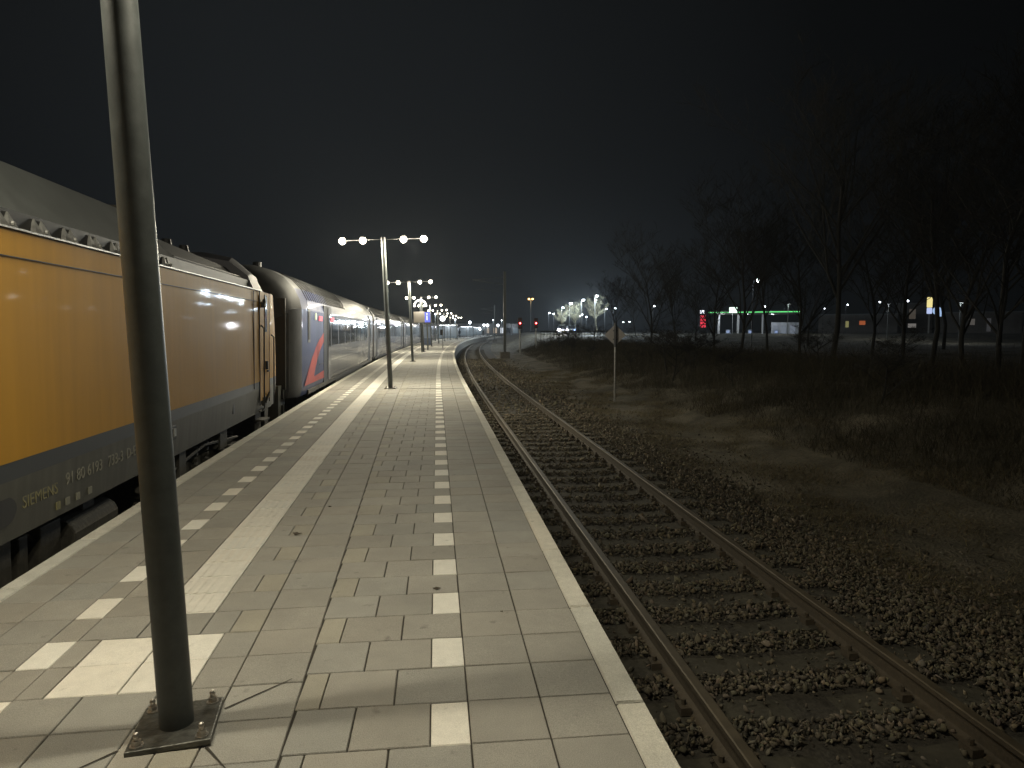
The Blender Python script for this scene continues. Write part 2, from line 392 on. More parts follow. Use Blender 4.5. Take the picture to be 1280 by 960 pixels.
# ------------------------------------------------------------------ tracks
ZR = -.76
def track(P, tc, s0, s1, label, sleepers_to, side):
    root = thing('railway_track', label, 'railway track'); root['kind'] = 'structure'
    prof = [(-.07, -.172), (-.07, -.162), (-.012, -.14), (-.010, -.045), (-.036, -.035), (-.036, -.006), (-.028, 0), (.028, 0), (.036, -.006), (.036, -.035), (.010, -.045), (.012, -.14), (.07, -.162), (.07, -.172)]
    ms = [0]*14; ms[6] = 1; ms[5] = 1; ms[7] = 1
    for g in (-.753, .753):
        m = MB(); secs = []
        for s in np.concatenate([np.arange(s0, 40, 1.), np.arange(40, s1, 2.5)]):
            secs.append([P(s, tc+g+a, ZR+b) for a, b in prof])
        m.loft(secs, mats=ms); m.build('rail', [M_rail, M_railtop], root)
    m = MB(); s = s0; fa = MB()
    while s < sleepers_to:
        c = P(s, tc, 0); h = -(HR(s) if side > 0 else HL(s)); wd = random.uniform(.24, .27)
        top = ZR-.175; L2 = 1.3; cs = []
        for t_, dz in ((-L2, .0), (-.75, .012), (-.3, -.02), (0, -.03), (.3, -.02), (.75, .012), (L2, 0)):
            p = P(s, tc+t_, 0); d = Vector((-math.sin(h), math.cos(h), 0)) if False else (P(s+.1, tc+t_)-P(s-.1, tc+t_)).normalized()
            jz = random.gauss(0, .004)
            cs.append([p-d*wd/2+Vector((0, 0, top-.14)), p+d*wd/2+Vector((0, 0, top-.14)), p+d*wd/2+Vector((0, 0, top+dz+jz)), p-d*wd/2+Vector((0, 0, top+dz+jz))])
        m.loft(cs)
        if s < 30:
            for g in (-.753, .753):
                for e in (-.10, .10):
                    p = P(s, tc+g+e, 0); fa.box((p.x, p.y, top+.035), (.07, .11, .05), h); fa.tube([(p.x, p.y, top+.05), (p.x, p.y, top+.095)], .016, 6)
        s += .6+random.gauss(0, .008)
    tag(m.build('sleepers', M_sleeper, root), kind='stuff'); tag(fa.build('fastenings', M_rail, root), kind='stuff')
    # ballast bed
    b = MB(); pr = [(-2.0, -1.1), (-1.55, -.97), (-.9, -.955), (0, -.965), (.9, -.955), (1.7, -.95), (2.2, -1.0), (2.9, -1.12)] if side > 0 else [(-2.9, -1.12), (-1.9, -.96), (0, -.965), (1.55, -.97), (2.0, -1.1)]
    b.loft([[P(s, tc+a, z) for a, z in pr] for s in np.arange(s0, s1, 1.5)], cap=False, closed=False)
    tag(b.build('ballast_bed', M_ballast, None, smooth=True), kind='structure')
track(PR, 1.57, -12, 325, 'single rusty railway track curving along the right side of the platform', 90, 1)
track(PL, -1.66, -16, 325, 'railway track hidden under the yellow locomotive and the coaches', 40, -1)

# ballast stones
def rocks(name, pts, size, tints, m, icosa=False):
    n = len(pts)
    if icosa:
        ph = (1+5**.5)/2; B = np.array([(-1, ph, 0), (1, ph, 0), (-1, -ph, 0), (1, -ph, 0), (0, -1, ph), (0, 1, ph), (0, -1, -ph), (0, 1, -ph), (ph, 0, -1), (ph, 0, 1), (-ph, 0, -1), (-ph, 0, 1)])/1.9
        FF = np.array([(0, 11, 5), (0, 5, 1), (0, 1, 7), (0, 7, 10), (0, 10, 11), (1, 5, 9), (5, 11, 4), (11, 10, 2), (10, 7, 6), (7, 1, 8), (3, 9, 4), (3, 4, 2), (3, 2, 6), (3, 6, 8), (3, 8, 9), (4, 9, 5), (2, 4, 11), (6, 2, 10), (8, 6, 7), (9, 8, 1)])
    else:
        B = np.array([(1, 0, 0), (-1, 0, 0), (0, 1, 0), (0, -1, 0), (0, 0, 1), (0, 0, -1)], float)
        FF = np.array([(0, 2, 4), (2, 1, 4), (1, 3, 4), (3, 0, 4), (2, 0, 5), (1, 2, 5), (3, 1, 5), (0, 3, 5)])
    nv = len(B)
    V = B[None]*RNG.uniform(.45, 1.35, (n, nv, 1))*np.stack([RNG.uniform(.8, 1.7, n), RNG.uniform(.6, 1.15, n), RNG.uniform(.3, .7, n)], 1)[:, None, :]
    q = RNG.normal(size=(n, 4)); q /= np.linalg.norm(q, axis=1)[:, None]; w, x, y, z = q.T
    Rm = np.stack([1-2*(y*y+z*z), 2*(x*y-z*w), 2*(x*z+y*w), 2*(x*y+z*w), 1-2*(x*x+z*z), 2*(y*z-x*w), 2*(x*z-y*w), 2*(y*z+x*w), 1-2*(x*x+y*y)], 1).reshape(n, 3, 3)
    V = np.einsum('nij,nvj->nvi', Rm, V)*size[:, None, None]+pts[:, None, :]
    Fc = (FF[None]+(np.arange(n)*nv)[:, None, None]).reshape(-1, 3)
    me = bpy.data.meshes.new(name); me.vertices.add(n*nv); me.vertices.foreach_set('co', V.astype(np.float32).ravel())
    nf = len(Fc); me.loops.add(nf*3); me.loops.foreach_set('vertex_index', Fc.astype(np.int32).ravel()); me.polygons.add(nf)
    me.polygons.foreach_set('loop_start', np.arange(nf, dtype=np.int32)*3); me.polygons.foreach_set('loop_total', np.full(nf, 3, np.int32))
    me.update(calc_edges=True); me.validate()
    a = me.attributes.new('tint', 'FLOAT_COLOR', 'FACE'); c = np.repeat(tints, len(FF), axis=0); c = np.c_[c, np.ones(len(c))]
    a.data.foreach_set('color', c.astype(np.float32).ravel()); me.materials.append(m)
    o = bpy.data.objects.new(name, me); COL.objects.link(o); return o
def ballast():
    out = []; pl = []; ic = []
    for (s0, s1, dens, sz, icos) in ((2.0, 8, 1750, .0152, True), (8, 20, 800, .020, False), (20, 60, 110, .038, False)):
        W = 5.6; n = int((s1-s0)*W*dens); s = RNG.uniform(s0, s1, n); t = RNG.uniform(.12, .12+W, n)
        sl = ((s+12) % .6); 
        keep = np.ones(n, bool); d = t-1.57
        near_rail = (np.abs(np.abs(d)-.753) < .06); keep &= ~near_rail
        # sleepers show between the rails, but stones spill over them here and there
        on = (np.abs(d) < 1.3) & ((sl < .16) | (sl > .44)); keep &= ~(on & (RNG.random(n) < .945))
        # verge edge: thin out
        keep &= (t < 3.8+np.sin(s*1.3)*.15+np.sin(s*3.7)*.1) | (RNG.random(n) < .35*np.exp(-(t-3.8)*2.0))
        s, t, d, on = s[keep], t[keep], d[keep], on[keep]; n = len(s)
        zz = np.interp(d, [-2, -1.55, -.9, 0, .9, 1.7, 2.2, 2.9, 5], [-1.1, -.97, -.955, -.975, -.955, -.95, -1.0, -1.0, -1.0])+RNG.uniform(-.005, .04, n)*1.0
        pts = np.array([tuple(PR(a, b)) for a, b in zip(s, t)]); pts[:, 2] = zz+np.where(on, .015, 0)+.012
        size = sz*np.exp(RNG.normal(-.05, .38, n))
        b = np.clip(RNG.normal(1, .38, n), .35, 2.3); c = np.stack([b*RNG.normal(1.03, .06, n), b, b*RNG.normal(.93, .07, n)], 1)
        tag(rocks('ballast_stones', pts, size, np.clip(c, 0, 5), M_stone, icos), kind='stuff')
ballast()

# blades: verge grass and undergrowth
def blades(name, pts, hgtv, lean, wid, tints, m, seg=2):
    n = len(pts); a = RNG.uniform(0, 2*np.pi, n); la = RNG.uniform(0, 2*np.pi, n)
    dx, dy = np.cos(a)*wid/2, np.sin(a)*wid/2; lx, ly = np.cos(la)*lean, np.sin(la)*lean
    rows = []
    for k in range(seg+1):
        f = k/seg; w_ = 1-f*.85; bend = f**1.8
        cx = pts[:, 0]+lx*bend*hgtv; cy = pts[:, 1]+ly*bend*hgtv; cz = pts[:, 2]+hgtv*f*(1-.25*bend*lean)
        rows.append(np.stack([cx-dx*w_, cy-dy*w_, cz], 1)); rows.append(np.stack([cx+dx*w_, cy+dy*w_, cz], 1))
    V = np.stack(rows, 1); nv = V.shape[1]
    q = np.concatenate([[(2*k, 2*k+1, 2*k+3, 2*k+2)] for k in range(seg)])
    Fc = (q[None]+(np.arange(n)*nv)[:, None, None]).reshape(-1, 4); nf = len(Fc)
    me = bpy.data.meshes.new(name); me.vertices.add(n*nv); me.vertices.foreach_set('co', V.astype(np.float32).ravel())
    me.loops.add(nf*4); me.loops.foreach_set('vertex_index', Fc.astype(np.int32).ravel()); me.polygons.add(nf)
    me.polygons.foreach_set('loop_start', np.arange(nf, dtype=np.int32)*4); me.polygons.foreach_set('loop_total', np.full(nf, 4, np.int32))
    me.update(calc_edges=True)
    at = me.attributes.new('tint', 'FLOAT_COLOR', 'FACE'); c = np.repeat(tints, seg, axis=0); c = np.c_[c, np.ones(len(c))]
    at.data.foreach_set('color', c.astype(np.float32).ravel()); me.materials.append(m)
    o = bpy.data.objects.new(name, me); COL.objects.link(o); return o
def veg():
    # short dry turf along the verge
    def patch(n, y0, y1, d0, d1, clump):
        y = y0+(y1-y0)*RNG.random(n)**1.5; d = d0+(d1-d0)*RNG.random(n)
        k = np.sin(y*2.1+d*1.7)+np.sin(y*.9-d*3.1+1)+RNG.normal(0, .8, n); keep = k > clump
        y, d = y[keep], d[keep]; x = np.interp(y, TR[:, 1], TR[:, 0])+d; z = hgt(x, y)-.01
        return np.stack([x, y, z], 1)
    p = patch(230000, 3, 42, 3.3, 8.0, .1); n = len(p)
    b = RNG.uniform(.5, 1.5, n); tn = np.stack([b, b*RNG.uniform(.85, 1.05, n), b*RNG.uniform(.6, 1., n)], 1)
    tag(blades('verge_grass', p, RNG.uniform(.02, .10, n)*(1+.8*np.sin(p[:, 1]*3.3+p[:, 0]*2)**2), RNG.uniform(.5, 2.2, n), RNG.uniform(.004, .010, n), tn, M_grass), kind='stuff', label='short dry grass tufts on the verge beside the track', cat='grass')
    p = patch(150000, 5, 80, 6.5, 17, -2.2); n = len(p); d = p[:, 0]-np.interp(p[:, 1], TR[:, 1], TR[:, 0])
    hh = np.clip((d-6.0)/2.6, .12, 1)*RNG.uniform(.2, 1.25, n)*(.75+.35*np.sin(p[:, 1]*.9+d*1.3)); b = RNG.uniform(.5, 1.4, n); tn = np.stack([b, b*.95, b*RNG.uniform(.7, .95, n)], 1)
    tag(blades('undergrowth', p, hh, RNG.uniform(.1, 1.9, n), RNG.uniform(.004, .014, n), tn, M_brush, 3), kind='stuff', label='tall dry brown undergrowth covering the bank right of the track', cat='undergrowth')
veg()

# ------------------------------------------------------------------ lamp masts
def make_lamp():
    root = thing('platform_lamp', 'x', 'platform lamp', group='lamp masts along the platform')
    m = MB(); m.tube([(0, 0, .02), (0, 0, 1.), (0, 0, 2.), (0, 0, 3.84)], [.0615, .0615, .0605, .056], 32); m.build('pole', M_pole, root, smooth=True, sharp=40)
    m = MB(); m.box((0, 0, .012), (.29, .31, .022)); bev(m.build('foot_plate', mat('plate_steel', (.10, .10, .09), .38, metal=.55, noise=.6, nscale=16, bump=.2, bscale=50), root), .004)
    for sx in (-.11, .11):
        for sy in (-.12, .12):
            m = MB(); m.tube([(sx, sy, .02), (sx, sy, .062)], .009, 10); m.tube([(sx, sy, .026), (sx, sy, .044)], .017, 6); m.tube([(sx, sy, .022), (sx, sy, .027)], .024, 14); m.ball((sx, sy, .062), .012, n=8)
            m.build('bolt', M_bolt, root)
    m = MB(); m.tube([(-1.04, 0, 3.86), (1.04, 0, 3.86)], .009, 8); m.tube([(0, 0, 3.82), (0, 0, 3.91)], .060, 20); m.build('cross_arm', M_black, root, smooth=True, sharp=40)
    for hx in (-1.04, -.52, .52, 1.04):
        hd = MB(); hd.tube([(hx, 0, 3.965), (hx, 0, 3.955), (hx, 0, 3.935), (hx, 0, 3.918)], [.03, .045, .055, .06], 20); h = hd.build('lamp_head', M_pole, root, smooth=True, sharp=40)
        ln = MB(); ln.ball((hx, 0, 3.845), .088, 1., 18); ln.build('lens', G_warm, h, smooth=True)
    return root
lamp0 = make_lamp()
def lamp_at(i, s):
    pts = [(-1.0, 2.68), (-1.21, 18.4), (-1.17, 34.3), (-.92, 50.1), (-.47, 65.9), (.25, 81.7)]
    if 0 <= i < 6: return Vector((*pts[i], 0))
    if i < 0: return Vector((-.95, 2.68+15.8*i, 0))
    a = (PL(s, 0)+PR(s, 0))/2; return Vector((a.x, a.y, 0))
ordn = ['nearest lamp mast, its dark pole and bolted foot plate in the left foreground', 'second lamp mast, showing four glowing heads against the dark sky', 'third lamp mast along the platform, just right behind the four-headed second one',
        'fourth lamp mast, behind the pole with the arch of lights', 'fifth lamp mast, beyond the blue sign post', 'sixth lamp mast, beyond the fifth one and left of the round clock']
LAMPS = []
for i in range(-1, 9):
    s = 2.68+15.8*i; p = lamp_at(i, s); h = 0 if i < 3 else -(HR(s))
    rz = (.14 if i == 0 else -.05 if i == 1 else .05)+h
    if i == -1: continue
    if i < 6: lab = ordn[i]
    else: lab = 'small far lamp mast at the distant bend of the platform'
    grp = 'lamp masts along the platform' if i < 6 else 'distant lamp masts at the platform bend'
    if i == 0: r = lamp0; r.location = p; r.rotation_euler = (0, -.036, rz); r['label'] = lab
    else: r = dup(lamp0, p, rz, lab, ry=-.036, group=grp)
    LAMPS.append(r)
    pw = {0: 112, 1: 190, 2: 190, 3: 200, 4: 170, 5: 120}.get(i, 45)
    if i < 5:
        for hx in (-1.04, -.52, .52, 1.04):
            light('lamp_light', (hx, 0, 3.68), pw, WARM, .045, parent=r)
    else: light('lamp_light', (0, 0, 3.70), pw*4, (1, .88, .74) if i < 8 else COOL, .08, parent=r)
# the mast just behind the viewer
rb = dup([o for o in LAMPS][8], (-.95, -13.1, 0), .05, 'lamp mast standing behind the viewer'); rb['group'] = 'lamp masts along the platform'
for o in list(bpy.data.objects):
    if o.parent == rb and o.type == 'LIGHT': bpy.data.objects.remove(o)
for hx in (-1.04, 1.04): light('lamp_light', (hx, 0, 3.68), 85, WARM, .1, parent=rb)

# ------------------------------------------------------------------ locomotive
def text(name, body, size, loc, m, parent, ext=.0015):
    c = bpy.data.curves.new(name, 'FONT'); c.body = body; c.size = size; c.extrude = ext; c.resolution_u = 3
    c.materials.append(m); o = bpy.data.objects.new(name, c); COL.objects.link(o); bpy.context.view_layer.update(); me = bpy.data.meshes.new_from_object(o.evaluated_get(bpy.context.evaluated_depsgraph_get())); bpy.data.objects.remove(o); me.name = name; o = bpy.data.objects.new(name, me); COL.objects.link(o); o.parent = parent; o.location = loc; o.rotation_euler = (R(90), 0, R(90)); return o
def bogie(parent, y, z0=0, L=3.2, xo=1.22):
    m = MB(); sx = 1
    for sx in (1, -1):
        X = xo*sx
        m.box((X, y, z0+.62), (.16, L*.86, .20)); m.box((X, y, z0+.50), (.2, .9, .2))
        for a in (-1, 1):
            ya = y+a*L*.36
            m.box((X+.04*sx, ya, z0+.5), (.26, .34, .34)); m.tube([(X+.1*sx, ya, z0+.5), (X+.22*sx, ya, z0+.5)], .13, 14)
            for e in (-.33, .33):
                for k in range(5): m.tube([(X, ya+e, z0+.52+k*.06), (X, ya+e, z0+.55+k*.06)], .085, 12)
            m.tube([(X+.12*sx, ya-.1, z0+.55), (X+.12*sx, ya-.75, z0+.75)], .035, 8)
            m.box((X+.1*sx, ya+a*.62, z0+.35), (.12, .1, .5))
        for k in range(6): m.tube([(X, y+.22, z0+.55+k*.07), (X, y+.22, z0+.59+k*.07)], .13, 14); m.tube([(X, y-.22, z0+.55+k*.07), (X, y-.22, z0+.59+k*.07)], .13, 14)
        m.box((X+.12*sx, y+.8, z0+.82), (.1, .34, .26)); m.box((X+.12*sx, y-.9, z0+.8), (.1, .22, .3))
        m.tube([(X+.14*sx, y-L*.45, z0+.72), (X+.14*sx, y, z0+.86), (X+.14*sx, y+L*.45, z0+.72)], .02, 6)
    m.box((0, y, z0+.52), (2*xo, .5, .2)); b = m.build('bogie', M_under, parent)
    for a in (-1, 1):
        w = MB(); ya = y+a*L*.36
        w.tube([(-.82, ya, z0+.55), (.82, ya, z0+.55)], .09, 10)
        for sx in (-1, 1): w.tube([(sx*.70, ya, z0+.55), (sx*.725, ya, z0+.55), (sx*.73, ya, z0+.55), (sx*.85, ya, z0+.55)], [.58, .58, .54, .54], 28)
        w.build('wheelset', M_under, b, smooth=True, sharp=40)
    return b
def loco():
    a = PL(4.8, 0); b = PL(12.2, 0); rz = math.atan2(-(b.x-a.x), b.y-a.y)
    HW = 1.50; gap = .13; cant = .022
    # root at rail level under the middle; far end at world y ~ 12.75
    hd = -rz; nx = Vector((math.cos(hd), -math.sin(hd), 0)); fy = Vector((math.sin(hd), math.cos(hd), 0))
    e = PL(13.75, -gap-.02); root_p = e-nx*(HW+.02)-fy*9.5; root_p.z = ZR
    root = thing('locomotive', 'yellow and dark grey electric locomotive at the left edge of the platform', 'locomotive', root_p, rz, None, cant)
    zs, zb1, zb2, zt = .95, 1.35, 1.47, 2.955   # sill, band split, yellow bottom, yellow top (rail level)
    E = 9.5
    # side shell stations: (y, halfwidth factor)
    st = [(-E, .62), (-E+.12, .80), (-E+.5, .93), (-E+1.2, 1.), (E-1.9, 1.), (E-.85, .995), (E-.40, .975), (E-.12, .93), (E, .82)]
    def yoff(z, y):     # raked cab end
        if abs(y) < E-1.9: return y
        k = max(0, (z-1.6)/2.2); s_ = 1 if y > 0 else -1; f = (abs(y)-(E-1.9))/1.9
        return y-s_*k*k*.85*f*f
    def shell(z0, z1, nz, w0, w1, mtl, name, off=0.0):
        m = MB(); secs = []
        for (y, f) in st:
            pts = []
            for i in range(nz+1):
                z = z0+(z1-z0)*i/nz; w = (w0+(w1-w0)*i/nz)*f+off; pts.append((w, yoff(z, y), z))
            for i in range(nz, -1, -1):
                z = z0+(z1-z0)*i/nz; w = (w0+(w1-w0)*i/nz)*f+off; pts.append((-w, yoff(z, y), z))
            secs.append(pts)
        m.loft(secs); o = m.build(name, mtl, root, smooth=True, sharp=28); return o
    shell(zs, zb1, 2, HW-.03, HW, M_lgrey, 'lower_body')
    shell(zb1, zb2, 1, HW+.0, HW+.0, M_band, 'stripe')
    shell(zb2, zt, 8, HW+.003, HW-.012, M_yellow, 'body')
    # yellow curve dropping at camera end handled by long low wedge of charcoal
    m = MB(); yy = [-9, -4.6, -4.0, -3.2, -2.2]
    m.poly([(HW+.006, -4.95, zb2), (HW+.006, -3.9, zb2), (HW+.006, -4.4, zb2+.055), (HW+.006, -4.95, zb2+.09)][::1]); m.build('stripe_curve', M_band, root)
    # thin panel line in the yellow, gutter and roof
    m = MB(); m.box((HW-.004, -.6, zt-.17), (.012, 16.2, .006)); m.build('seam', M_black, root)
    m = MB(); m.box((HW-.03, -.55, zt+.012), (.08, 16.5, .012)); m.build('gutter', M_galv, root)
    m = MB(); m.box((HW-.16, -.55, zt+.06), (.10, 16.4, .19)); m.build('roof_recess', M_black, root)
    m = MB(); y = -8.6
    while y < 3.9:
        for q_ in (0, .10): m.hexa([(HW-.10, y+q_-.055, zt+.03), (HW-.10, y+q_+.055, zt+.03), (HW-.115, y+q_, zt+.135)], [(HW-.06, y+q_-.055, zt+.03), (HW-.06, y+q_+.055, zt+.03), (HW-.10, y+q_, zt+.135)])
        m.ball((HW-.055, y+.07, zt+.055), .02, 1, 8); y += .42
    tag(m.build('roof_brackets', M_galv, root), kind='stuff')
    # roof
    m = MB(); secs = []
    for y, w, top in [(-8.4, 1.37, 3.5), (-8.2, 1.37, 3.57), (3.9, 1.37, 3.57), (4.1, 1.37, 3.40)]:
        secs.append([(w, y, zt+.155), (w-.02, y, zt+.175), (w-.40, y, top), (-(w-.40), y, top), (-(w-.02), y, zt+.175), (-w, y, zt+.155)])
    m.loft(secs); bev(m.build('roof', M_lroof, root), .02)
    m = MB(); secs = []
    for y, w, top in [(4.12, 1.34, 3.36), (7.4, 1.30, 3.30)]:
        secs.append([(w, y, zt+.10), (w-.25, y, top), (-(w-.25), y, top), (-w, y, zt+.10)])
    m.loft(secs)
    for i in range(4):
        m.box((.55, 4.6+i*.72, 3.33), (.4, .5, .10)); m.tube([(.6, 4.6+i*.72, 3.4), (.6, 4.6+i*.72, 3.56)], [.09, .06], 10)
    m.tube([(1.28, 4.2, 3.15), (1.28, 7.3, 3.15)], .02, 8)
    m.build('roof_equipment', M_black, root)
    # folded pantograph
    m = MB()
    for sx in (-.5, .5): m.tube([(sx, 4.6, 3.50), (sx*.7, 5.8, 3.62), (sx, 4.4, 3.70)], .02, 6)
    m.tube([(-.9, 4.4, 3.72), (.9, 4.4, 3.72)], .02, 6); m.tube([(-.5, 4.6, 3.50), (.5, 4.6, 3.50)], .035, 6)
    for q in ((.5, 4.6), (-.5, 4.6), (.4, 6.0)): m.tube([(q[0], q[1], 3.36), (q[0], q[1], 3.54)], [.07, .05], 10)
    m.build('pantograph', M_under, root)
    # cab roof cap
    m = MB(); secs = []
    for y, w, top, zb in [(7.35, 1.47, 3.46, zt), (7.6, 1.46, 3.55, zt), (8.1, 1.43, 3.52, zt), (8.6, 1.36, 3.36, zt), (8.98, 1.24, 3.02, zt-.03)]:
        secs.append([(w, y, zb), (w-.09, y, zb+(top-zb)*.45), (w-.38, y, zb+(top-zb)*.88), (w-.8, y, top), (-(w-.8), y, top), (-(w-.38), y, zb+(top-zb)*.88), (-(w-.09), y, zb+(top-zb)*.45), (-w, y, zb)])
    m.loft(secs); m.build('cab_roof', mat('cab_roof_paint', (.13, .13, .145), .6, noise=.1, nscale=4, spec=.2), root, smooth=True, sharp=30)
    # cab door
    dy = 7.62
    m = MB(); x = HW
    m.box((x+.000, dy+.36, 2.02), (.012, .72, 1.76)); d = bev(m.build('cab_door', M_yellow, root), .003)
    m = MB()
    for yy_ in (dy-.01, dy+.73): m.box((x+.003, yy_, 2.02), (.014, .012, 1.9))
    m.box((x+.003, dy-.42, 2.16), (.014, .010, 1.56)); m.build('door_seal', M_black, root)
    m = MB(); m.box((x+.009, dy+.42, 2.60), (.012, .16, .62)); g = bev(m.build('door_window', M_glassd, d), .003)
    for yy_ in (dy+.07, dy+.86):
        m = MB(); m.tube([(x+.01, yy_, .98), (x+.055, yy_, 1.02), (x+.055, yy_, 2.2 if yy_ > dy+.5 else 2.35), (x+.005, yy_, 2.24 if yy_ > dy+.5 else 2.4)], .012, 8)
        m.build('handrail', M_black, root)
    m = MB(); m.box((x+.03, dy+.42, 1.72), (.04, .05, .14)); m.box((x+.03, dy+.52, 1.62), (.03, .13, .025)); m.build('door_handle', M_black, d)
    m = MB(); m.tube([(x, dy+.12, 2.74), (x+.07, dy+.12, 2.74)], .05, 12); m.box((x+.05, dy+.12, 2.80), (.05, .05, .06)); m.build('side_camera', M_black, root)
    m = MB(); m.box((x+.004, dy+.3, 1.12), (.03, .22, .14)); m.box((x+.004, dy+.2, .98), (.03, .5, .03)); m.tube([(x+.03, dy+.3, 1.1), (x+.05, dy+.5, 1.25), (x+.02, dy+.6, 1.2)], .018, 6); m.build('door_steps', M_under, root)
    m = MB()
    for k in range(3): m.box((x-.06, dy+.35, .80-k*.26), (.2, .42, .03)); m.box((x-.12, dy+.35, .80-k*.26+.1), (.02, .42, .2))
    m.build('foot_steps', M_under, root)
    # marking text
    # local y of world spot: (world y approx) root y
    ly = lambda wy: wy-root_p.y
    text('maker_lettering', 'SIEMENS', .125, (HW-.012, ly(4.83), 1.13), M_texty, root)
    yn = 5.40
    for wd_, adv in (('91', .17), ('80', .175), ('6193', .37), ('733-3', .38), ('D-ELOC', .4)):
        text('vehicle_number', wd_, .135, (HW-.008, ly(yn), 1.16), M_text, root); yn += adv
    m = MB()
    for i, yv in enumerate((5.30, 5.44, 5.60, 5.80)):
        m = MB(); m.box((HW-.016, ly(yv), 1.035), (.008, .055, .055)); m.build('decal', M_texty if i < 1 else M_text, root)
    m = MB(); c = [( .15*math.cos(t), .075*math.sin(t)) for t in np.linspace(0, 2*math.pi, 24, endpoint=False)]
    m.hexa([(HW-.03, ly(4.58)+a*1.2, 1.16+b_*1.35) for a, b_ in c], [(HW-.008, ly(4.58)+a*1.2, 1.16+b_*1.35) for a, b_ in c]); m.build('jacking_hole', M_black, root)
    m = MB(); m.box((HW-.012, ly(7.72), 1.22), (.02, .15, .16)); hb = bev(m.build('socket_recess', M_black, root), .01)
    m = MB(); m.box((HW-.001, ly(7.72), 1.22), (.02, .07, .08)); m.build('socket_cover', M_galv, hb)
    m = MB(); m.box((HW-.012, ly(10.2), 1.2), (.012, .10, .14)); m.build('label_plate', M_band, root)
    # buffers and front end
    for sx in (-1, 1):
        m = MB(); m.tube([(sx*.87, E-.25, 1.05), (sx*.87, E+.28, 1.05), (sx*.87, E+.285, 1.05), (sx*.87, E+.33, 1.05)], [.13, .10, .24, .24], 20); m.build('buffer', M_under, root, smooth=True, sharp=35)
    m = MB(); m.box((0, E-.2, .62), (2.5, .3, .6)); m.build('snow_plough', M_under, root)
    m = MB(); m.box((0, -1.9, .70), (2.76, 5.2, .46)); m.box((0, 1.3, .80), (2.2, 1.6, .22)); m.box((1.25, 1.25, .70), (.22, .30, .34)); m.box((1.22, 1.95, .72), (.2, .22, .4)); m.box((1.3, .9, .62), (.1, .12, .5))
    m.tube([(1.3, -3., .90), (1.3, 3.1, .90)], .03, 8); m.tube([(1.28, 1.5, .68), (1.28, 2.3, .68)], .14, 14); m.tube([(1.3, 1.0, .85), (1.33, 1.5, .5), (1.3, 2.6, .55)], .025, 6); bev(m.build('underframe_box', M_under, root), .02)
    bogie(root, -6.4); bogie(root, 4.9, 0, 3.6, 1.26)
loco()

